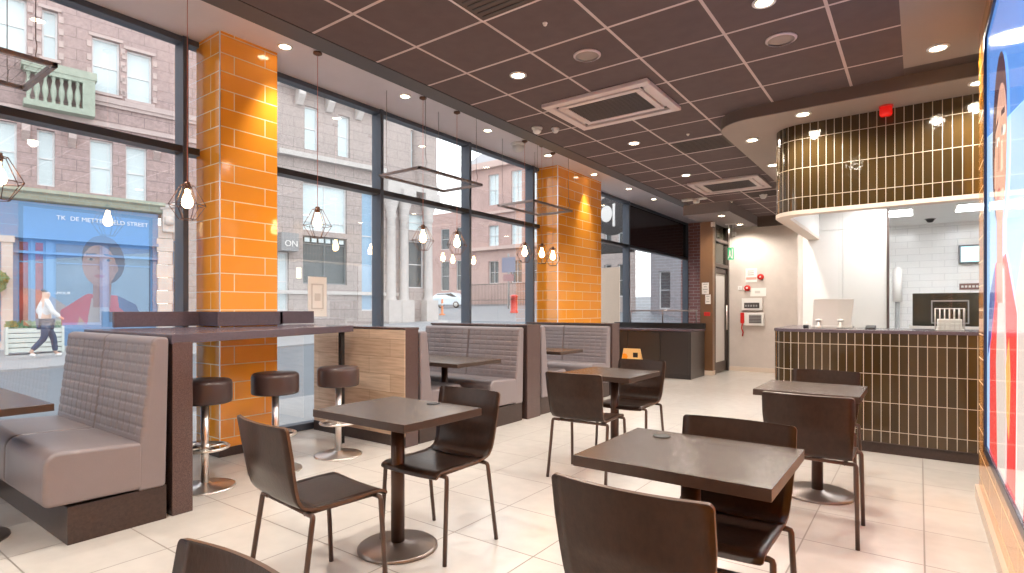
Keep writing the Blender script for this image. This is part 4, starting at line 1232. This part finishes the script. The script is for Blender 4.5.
mb = MB()
for k in range(9): mb.box(4.14 - .04 * (k % 2), -.14, .1 + .46 * k, 4.56 + .04 * (k % 2), .05, .1 + .46 * k + .44)
stone_obj(mb, 'quoin_pilaster', PALE, T1)
stone_obj(holes_wall(4.56, 8.3, -.4, 4.6, [(4.62, .85, 5.1, 3.75), (5.9, .8, 7.6, 3.6)]), 'ground_wall', M['pale_stone'], T1)
sash(T1, (4.62, .85, 5.1, 3.75), gl=W_DK, fr=BLUE); sash(T1, (5.9, .8, 7.6, 3.6), gl=W_DK, fr=BLUE)
# shopfront
S1 = thing('blue_shopfront', 'blue painted shopfront with red window display across the street', 'shop', tuple(FA), FR)
hs = [(-18.5, .8, -16, 3.45), (-15, .8, -12.5, 3.45), (-11.5, .8, -9, 3.45), (-7.6, .8, -5, 3.45), (-3.4, .8, -2.1, 3.45), (-1.7, .8, -.35, 3.45), (.42, .78, .74, 3.42), (.80, .78, 1.10, 3.42), (1.3, .78, 2.55, 3.42), (2.7, .78, 4.0, 3.42)]
holes_wall(-20, 4.14, -.4, 3.5, hs, 0, .25).build('front', BLUE, S1, world=False)
mb = MB().box(-20, -.1, 3.5, 4.14, .2, 4.6).box(-20, -.18, 3.46, 4.14, 0, 3.56); mb.build('fascia_board', BLUE, S1, world=False)
for h in hs: sash(S1, h, y=.1, gl=SHOPIN if -4 < h[2] < 1.2 else P('pale_display', (.17, .22, .29), .15, noise=.35, nscale=1.1), fr=BLUE, bar=2.75, depth=.04)
mb = MB()
for s in (.06, -2.0, -4.4, -8.5, -12.2):
    mb.box(s, -.16, 0, s + .26, 0, 3.3); mb.box(s - .04, -.2, 3.3, s + .3, 0, 3.5); mb.box(s - .03, -.19, 0, s + .29, 0, .3)
mb.build('pilasters', PALE, S1, world=False)
MB().box(-20, -.09, 3.0, 4.14, 0, 3.08).build('window_rail', BLUE, S1, world=False)
def text(body, size, loc, rot, mat, parent, name='lettering', ext=.01):
    c = bpy.data.curves.new(name, 'FONT'); c.body = body; c.size = size; c.extrude = ext; c.align_x = 'LEFT'
    o = link(bpy.data.objects.new(name, c)); c.materials.append(mat)
    bpy.context.view_layer.update()
    me = bpy.data.meshes.new_from_object(o.evaluated_get(bpy.context.evaluated_depsgraph_get()))
    me.name = name
    bpy.data.objects.remove(o); bpy.data.curves.remove(c)
    o = link(bpy.data.objects.new(name, me)); o.parent = parent; o.location = loc; o.rotation_euler = rot
    return o
text('TK  DE METTENFIELD STREET', .19, (1.35, -.115, 4.12), (PI / 2, 0, 0), M['white'], S1)
text('GLAMOUR', .12, (1.15, .07, 1.75), (PI / 2, 0, 0), M['white'], S1)
t = thing('planter_trough', 'pale slatted planter trough with low greenery outside the blue shop', 'planter', (-19.6, 4.75, gz(-19.6, 4.75) + .05), FR)
mb = MB()
for k in range(5): mb.box(-.6, -.22, .06 + .13 * k, .6, .22, .17 + .13 * k)
for s in (-.6, .56): mb.box(s, -.25, 0, s + .06, .25, .74)
mb.build('trough', P('pale_green_wood', (.62, .66, .62), .7), t, world=False)
mb = MB()
for k in range(260):
    x, y = R.uniform(-.58, .58), R.uniform(-.2, .2); h = R.uniform(.05, .22); a = R.uniform(0, 2 * PI)
    dx, dy = .05 * cos(a), .05 * sin(a)
    mb.quad((x - dy * .5, y + dx * .5, .7), (x + dy * .5, y - dx * .5, .7), (x + dx + dy * .5, y + dy, .7 + h), (x + dx - dy * .5, y + dy, .7 + h * .9))
mb.build('foliage', P('ivy_leaf', (.12, .22, .12), .7), t, world=False)
t = thing('hanging_basket', 'round green hanging plant basket at the edge pillar of the blue shop', 'plant', tuple(FA + Vector((.1762 * -.15 + .9844 * .5, .9844 * -.15 - .1762 * .5, 1.75))), FR)
mb = MB()
for k in range(420):
    a, b = R.uniform(0, 2 * PI), R.uniform(-1, 1); r = .36 * R.uniform(.7, 1); c = math.sqrt(1 - b * b)
    x, y, z = r * c * cos(a), r * c * sin(a), .4 + r * b * (1.2 if b < 0 else .8); q = R.uniform(0, PI); d = .06
    mb.quad((x - d * cos(q), y - d * sin(q), z), (x, y, z - d), (x + d * cos(q), y + d * sin(q), z), (x, y, z + d))
mb.build('foliage', P('basket_leaf', (.10, .25, .13), .7), t, world=False)
MB().lathe([(0, .1), (.2, .2), (.25, .38), (.22, .38), (0, .2)], seg=18).build('basket', M['plinth'], t, world=False)
MB().tube([(0, 0, .4), (0, 0, 1.1), (0, .5, 1.15)], .015, 6).build('bracket', M['black'], t, world=False)

# --- stone building with corner tower
T2 = thing('stone_building', 'pale pink stone building with roof brackets and corner tower across the street', 'building', tuple(FA), FR)
hb = [(9.46, 8.0, 10.06, 9.82), (10.95, 7.98, 11.52, 9.8), (9.39, 4.6, 11.38, 6.6), (9.39, 2.34, 11.38, 4.37), (12.1, 1.2, 12.75, 6.6), (14.72, 8.1, 15.3, 9.95), (8.35, 1.2, 8.8, 3.6), (14.6, 2.3, 15.5, 4.6), (14.6, 5.1, 15.5, 5.9)]
stone_obj(holes_wall(8.3, 15.9, -.4, 13.5, hb), 'wall', M['pale_stone'], T2)
sash(T2, hb[0]); sash(T2, hb[1]); sash(T2, hb[2], mull=1, bar=5.0); sash(T2, hb[3], gl=W_DK, mull=1, bar=4.05, fr=P('dark_sash', (.2, .22, .23), .5))
sash(T2, hb[4], gl=LBLUE, bar=4.6); sash(T2, hb[5]); sash(T2, hb[6], gl=W_GL); sash(T2, hb[7], gl=W_DK); sash(T2, hb[8], gl=W_GL)
mb = MB()
for k in range(6): mb.box(9.5 + .31 * k, .1, 4.12, 9.72 + .31 * k, .16, 4.3)
mb.build('transom_lights', W_GL, T2, world=False)
mb = MB().box(8.3, -.3, 7.55, 13.2, .02, 7.75).box(8.3, -.45, 10.35, 13.2, .02, 10.6).box(8.3, -.08, 1.9, 14, .02, 2.05).box(8.3, -.12, 6.75, 13.2, .02, 6.9)
stone_obj(mb, 'string_course', PALE, T2)
mb = MB()
for s in (9.2, 10.5, 11.9, 13.0): mb.prism([(-.42, 10.35), (-.42, 10.1), (-.12, 9.75), (0, 9.75), (0, 10.35)], s - .14, s + .14, 'x')
stone_obj(mb, 'eave_brackets', PALE, T2)
mb = MB()
for s in (13.55, 14.25, 15.65):
    mb.lathe([(.26, 1.7), (.22, 1.9), (.2, 5.5), (.26, 5.65), (.22, 5.8), (.36, 6.3), (.38, 6.45)], (s, -.12, 0), 14); mb.box(s - .34, -.5, .4, s + .34, 0, 1.7); mb.box(s - .42, -.54, 6.45, s + .42, 0, 6.9)
mb.box(13.2, -.45, 6.9, 16.0, 0, 7.3)
stone_obj(mb, 'corner_columns', PALE, T2)
mb = MB().lathe([(.75, 7.3), (.7, 7.5), (.7, 10.4), (.85, 10.6), (.85, 10.8), (.6, 11.0), (0, 12.6)], (15.6, .3, 0), 20)
stone_obj(mb, 'corner_turret', M['pale_stone'], T2)
mb = MB().box(15.9, .45, -.4, 15.5, 14, 11.0); stone_obj(mb, 'return_wall', M['pale_stone'], T2)
mb = MB().box(8.3, -.5, 3.62, 9.0, 0, 4.35); sg = mb.build('sign_board', P('grey_sign_board', (.30, .30, .31), .6), T2, world=False)
text('ON', .34, (8.42, -.515, 3.8), (PI / 2, 0, 0), M['white'], sg)
mb = MB().box(9.1, -.04, 2.55, 9.3, .0, 3.0); mb.build('lit_notice', P('lit_notice', (.9, .85, .7), .5, emit=(1, .9, .7), es=.6), T2, world=False)

# --- red sandstone block at the top of the street
T3 = thing('sandstone_block', 'red sandstone block with railings at the top of the street', 'building', (-40, 52, 1.2))
hb = []
for s in (-4.9, -1.4, 1.9, 4.6, 7.6, 10.6):
    for z0, z1 in ((12.3, 15.9), (7.5, 9.9), (3.1, 5.7)):
        hb.append((s + .2, z0, s + 1.7, z1)); 
hh = [h for h in hb if h[0] > -4.6]
stone_obj(holes_wall(-4.7, 13.4, -1, 17.2, hh, 0, .8), 'wall', M['far_stone'], T3)
for h in hh: sash(T3, h, y=.35, mull=1, depth=.15, gl=W_GL if h[1] > 6 else W_DK)
mb = MB().box(-4.9, -.5, 7.0, 13.6, 0, 7.4).box(-4.9, -.7, 16.6, 13.6, 0, 17.3).box(-4.9, -.3, 11.2, 13.6, 0, 11.5)
stone_obj(mb, 'string_course', P('sandstone_trim', (.56, .42, .38), .9), T3)
mb = MB().prism([(-.3, 17.3), (3, 19.6), (9, 19.6), (9, 17.3)], -4.9, 13.6, 'x'); mb.build('roof', P('slate_roof', (.35, .35, .37), .8), T3, world=False)
hl2 = [(-9.2, 2.4, -7.8, 6.1), (-6.6, 2.4, -5.3, 6.1), (-9.2, 7.6, -7.8, 10.2), (-6.6, 7.6, -5.3, 10.2)]
stone_obj(holes_wall(-14, -4.7, -1, 12.2, hl2, .4, .9), 'lower_wing', M['far_stone'], T3)
for h in hl2: sash(T3, h, y=.6, gl=W_DK, depth=.12)
t = thing('street_railings', 'black iron railings in front of the red sandstone block', 'railing', (-34.5, 45, 2.0))
mb = MB()
for k in range(44): mb.tube([(-4 + .19 * k, 0, -.4), (-4 + .19 * k, 0, 1.9)], .028, 5)
mb.tube([(-4.1, 0, 1.8), (4.4, 0, 1.8)], .04, 6); mb.tube([(-4.1, 0, .2), (4.4, 0, .2)], .04, 6)
mb.build('bars', P('iron_railing', (.12, .10, .10), .6), t, world=False)

# --- paler buildings seen past the rear pillar
T4 = thing('pale_building', 'pale grey building seen through the window past the rear pillar', 'building', (-14.3, 30, .4))
hb = [(-.75, 1.6, -.3, 3.5), (.1, 1.6, .5, 3.5), (-.75, 4.6, -.3, 6), (.1, 4.6, .5, 6)]
stone_obj(holes_wall(-3.2, 1.0, -1, 8.3, hb, 0, .5), 'wall', M['pale_stone'], T4)
for h in hb: sash(T4, h, gl=W_DK)
stone_obj(MB().box(-3.3, -.25, 8.1, 1.1, .5, 8.4), 'cornice', PALE, T4)
T5 = thing('grey_building', 'grey building at the end of the street past the last window bay', 'building', (-10.9, 32, .3))
hb = [(-1.6, 1, -.9, 3.2), (-.3, 1, .4, 3.2), (1.0, 1, 1.7, 3.2), (-1.6, 4.4, -.9, 6), (-.3, 4.4, .4, 6)]
stone_obj(holes_wall(-2.1, 4, -1, 8, hb, 0, .5), 'wall', P('slate_render', (.33, .33, .36), .8, noise=.2, nscale=2), T5)
for h in hb: sash(T5, h, gl=W_DK)
# round projecting sign, box sign and tan banner outside the narrow bay
t = thing('round_sign', 'large round black projecting sign with pale centre outside the narrow window bay', 'sign', (-6.6, 13.6, 3.75))
mb = MB()
mb.prism([(-.0 + .52 * cos(2 * PI * k / 32), .52 * sin(2 * PI * k / 32)) for k in range(32)], -.06, .06, 'y'); mb.build('disc', M['black'], t, world=False)
mb = MB()
mb.prism([(-.13 + .17 * cos(2 * PI * k / 20), .05 + .22 * sin(2 * PI * k / 20)) for k in range(20)], -.075, -.06, 'y'); mb.prism([(.05, -.3), (.12, -.3), (.12, .3), (.05, .3)], -.075, -.06, 'y'); mb.build('emblem', M['white'], t, world=False)
MB().tube([(.1, 0, .5), (1.2, 0, .75)], .03, 6).build('bracket', M['black'], t, world=False)
t = thing('box_sign', 'dark horizontal box sign below the round projecting sign', 'sign', (-6.6, 13.6, 2.75))
MB().box(-.55, -.1, 0, .6, .1, .27).build('box', M['black'], t, world=False, bevel=.02)
MB().tube([(.5, 0, .13), (1.2, 0, .13)], .025, 6).build('bracket', M['black'], t, world=False)
t = thing('banner_stand', 'tan roller banner standing on the pavement outside the narrow window bay', 'banner', (-8.0, 16.1, -.02))
MB().box(-.45, -.02, .08, .45, .02, 2.6).build('banner', P('tan_banner', (.66, .50, .38), .7), t, world=False)
MB().box(-.47, -.12, 0, .47, .12, .08).build('foot', M['silver'], t, world=False)

# --- street furniture and cars
t = thing('post_box', 'red pillar post box on the pavement in front of the railings', 'post box', (-20.75, 28.8, gz(-20.75, 28.8)))
MB().lathe([(.26, .0), (.26, .12), (.22, .14), (.22, 1.0), (.25, 1.02), (.25, 1.08), (.15, 1.15), (0, 1.17)], seg=20).build('pillar', M['red'], t, world=False)
MB().box(-.1, -.232, .85, .1, -.2, .89).build('slot', M['black'], t, world=False)
t = thing('sign_post', 'street sign post with two dark plates near the red post box', 'sign', (-26.5, 36, gz(-26.5, 36)))
MB().tube([(0, 0, 0), (0, 0, 4.4)], .07, 8).build('post', M['grey'], t, world=False)
MB().box(-.6, -.08, 2.9, .7, -.04, 4.1).build('plate', P('sign_plate', (.22, .24, .34), .5), t, world=False)
MB().box(-.45, -.08, 2.2, .55, -.04, 2.75).build('plate', P('sign_plate_red', (.35, .18, .2), .5), t, world=False)
def car(loc, rz, label, body):
    t = thing('car', label, 'car', loc, rz, 'parked cars up the street')
    mb = MB()
    prof = [(-1.95, .28), (-2.0, .62), (-1.85, .86), (-1.45, .95), (-.85, 1.38), (.75, 1.45), (1.55, 1.05), (1.95, .9), (2.0, .3)]
    n = len(prof)
    for w, s in ((.78, 0),):
        ra = [(x, -.85 if z < 1 else -.70, z) for x, z in prof]; rb = [(x, .85 if z < 1 else .70, z) for x, z in prof]
        b = len(mb.v); mb.v += ra + rb
        for i in range(n): j = (i + 1) % n; mb.face((b + i, b + j, b + n + j, b + n + i))
        mb.face([b + i for i in range(n)][::-1]); mb.face([b + n + i for i in range(n)])
    mb.build('body', body, t, world=False, bevel=.05)
    for sy in (-1, 1):
        MB().poly([(-1.2, sy * .80, 1.0), (-.78, sy * .735, 1.33), (.68, sy * .725, 1.39), (1.3, sy * .80, 1.05)]).build('side_window', M['blackgloss'], t, world=False)
    MB().poly([(-1.47, -.66, .99), (-1.47, .66, .99), (-.9, .6, 1.365), (-.9, -.6, 1.365)]).build('windscreen', M['blackgloss'], t, world=False)
    for sx in (-1.25, 1.25):
        for sy in (-1, 1):
            mb = MB().lathe([(0, -.09), (.2, -.09), (.31, -.07), (.31, .07), (.2, .09), (0, .09)], seg=20)
            mb.v = [(sx + x, sy * .8 + z, .31 + y) for x, y, z in mb.v]
            w = mb.build('wheel', M['black'], t, world=False)
            mb = MB().lathe([(0, -.1), (.19, -.1), (.19, .1), (0, .1)], seg=14); mb.v = [(sx + x, sy * .8 + z, .31 + y) for x, y, z in mb.v]
            mb.build('hub', M['silver'], w, world=False)
    return t
car((-36.6, 40, gz(-36.6, 40)), .25, 'pale blue white car parked up the street before the sandstone block', P('pale_car_paint', (.66, .74, .80), .2, coat=.5))
t = thing('traffic_bollard', 'thin orange bollard on the street near the pale car', 'bollard', (-24.5, 26.2, gz(-24.5, 26.2)))
MB().lathe([(.2, 0), (.2, .06), (.08, .1), (.06, 1.0), (0, 1.03)], seg=14).build('post', P('orange_bollard', (.8, .25, .08), .5), t, world=False)
MB().lathe([(.078, .6), (.078, .75)], seg=14).build('reflective_band', M['white'], t, world=False)

# --- passer-by
def skin_chain(name, pts, edges, mat, parent, sub=2):
    me = bpy.data.meshes.new(name); me.from_pydata([p[0] for p in pts], edges, []); me.materials.append(mat)
    o = link(bpy.data.objects.new(name, me)); o.parent = parent
    m = o.modifiers.new('skin', 'SKIN'); m.use_smooth_shade = True
    for i, p in enumerate(pts):
        d = me.skin_vertices[0].data[i]; d.radius = (p[1], p[1]); d.use_root = (i == 0)
    s = o.modifiers.new('sub', 'SUBSURF'); s.levels = sub; s.render_levels = sub
    return o
pl = thing('person', 'person walking past the blue shop in dark jeans and white shoes', 'person', (-17.7, 4.5, gz(-17.7, 4.5) + .05), FR + .1)
SK = P('skin', (.55, .36, .28), .6)
body = [((0, 0, .92), .14), ((0, 0, 1.15), .125), ((0, 0, 1.36), .15), ((0, .01, 1.47), .07), ((.02, 0, 1.56), .085), ((.03, 0, 1.66), .095),
        ((0, .17, 1.40), .055), ((-.10, .24, 1.15), .045), ((.06, .25, .95), .034), ((.09, .25, .86), .035), ((0, -.17, 1.40), .055), ((.10, -.24, 1.15), .045), ((.26, -.22, 1.0), .034), ((.33, -.21, .95), .035),
        ((0, .10, .86), .095), ((.18, .10, .50), .062), ((.22, .10, .10), .042), ((.34, .10, .05), .04), ((0, -.10, .86), .095), ((-.04, -.10, .48), .062), ((-.30, -.10, .16), .042), ((-.22, -.10, .06), .04)]
ed = [(0, 1), (1, 2), (2, 3), (3, 4), (4, 5), (2, 6), (6, 7), (7, 8), (8, 9), (2, 10), (10, 11), (11, 12), (12, 13), (0, 14), (14, 15), (15, 16), (16, 17), (0, 18), (18, 19), (19, 20), (20, 21)]
skin_chain('body', body, ed, SK, pl)
skin_chain('jacket', [((0, 0, .88), .17), ((0, 0, 1.15), .15), ((0, 0, 1.36), .175), ((0, .17, 1.40), .075), ((-.10, .24, 1.15), .062), ((.05, .25, .97), .05), ((0, -.17, 1.40), .075), ((.10, -.24, 1.15), .062), ((.25, -.22, 1.01), .05)], [(0, 1), (1, 2), (2, 3), (3, 4), (4, 5), (2, 6), (6, 7), (7, 8)], P('pale_jacket', (.55, .58, .62), .8), pl)
skin_chain('jeans', [((0, 0, .92), .16), ((0, .10, .86), .11), ((.18, .10, .50), .078), ((.22, .10, .13), .06), ((0, -.10, .86), .11), ((-.04, -.10, .48), .078), ((-.28, -.10, .19), .06)], [(0, 1), (1, 2), (2, 3), (0, 4), (4, 5), (5, 6)], P('dark_jeans', (.05, .07, .13), .8), pl)
skin_chain('shoe', [((.21, .10, .06), .055), ((.36, .10, .045), .05)], [(0, 1)], M['white'], pl); skin_chain('shoe', [((-.31, -.10, .12), .055), ((-.2, -.10, .04), .05)], [(0, 1)], M['white'], pl)
skin_chain('hair', [((0, 0, 1.70), .095), ((-.04, 0, 1.62), .085)], [(0, 1)], P('dark_hair', (.04, .025, .02), .6), pl)

# ------------------------------------------------------------------ world
w = bpy.data.worlds.new('world'); SC.world = w; w.use_nodes = True
nt_ = w.node_tree; bg = nt_.nodes['Background']
tc = nt_.nodes.new('ShaderNodeTexCoord'); sx = nt_.nodes.new('ShaderNodeSeparateXYZ'); rp = nt_.nodes.new('ShaderNodeValToRGB')
nt_.links.new(tc.outputs['Generated'], sx.inputs[0]); nt_.links.new(sx.outputs[2], rp.inputs[0])
rp.color_ramp.elements[0].position = 0; rp.color_ramp.elements[0].color = (.95, .93, .92, 1)
rp.color_ramp.elements[1].position = .6; rp.color_ramp.elements[1].color = (.94, .96, 1, 1)
nt_.links.new(rp.outputs[0], bg.inputs[0]); bg.inputs[1].default_value = 3.0

SC.view_settings.view_transform = 'Standard'; SC.view_settings.look = 'None'; SC.view_settings.gamma = 1
SC.view_settings.exposure = EXPO; SC.view_settings.use_curve_mapping = False
cy = SC.cycles
cy.use_denoising = True; cy.max_bounces = 8; cy.diffuse_bounces = 4; cy.glossy_bounces = 4; cy.transparent_max_bounces = 12
cy.sample_clamp_indirect = 6; cy.caustics_reflective = False; cy.caustics_refractive = False; cy.blur_glossy = .5
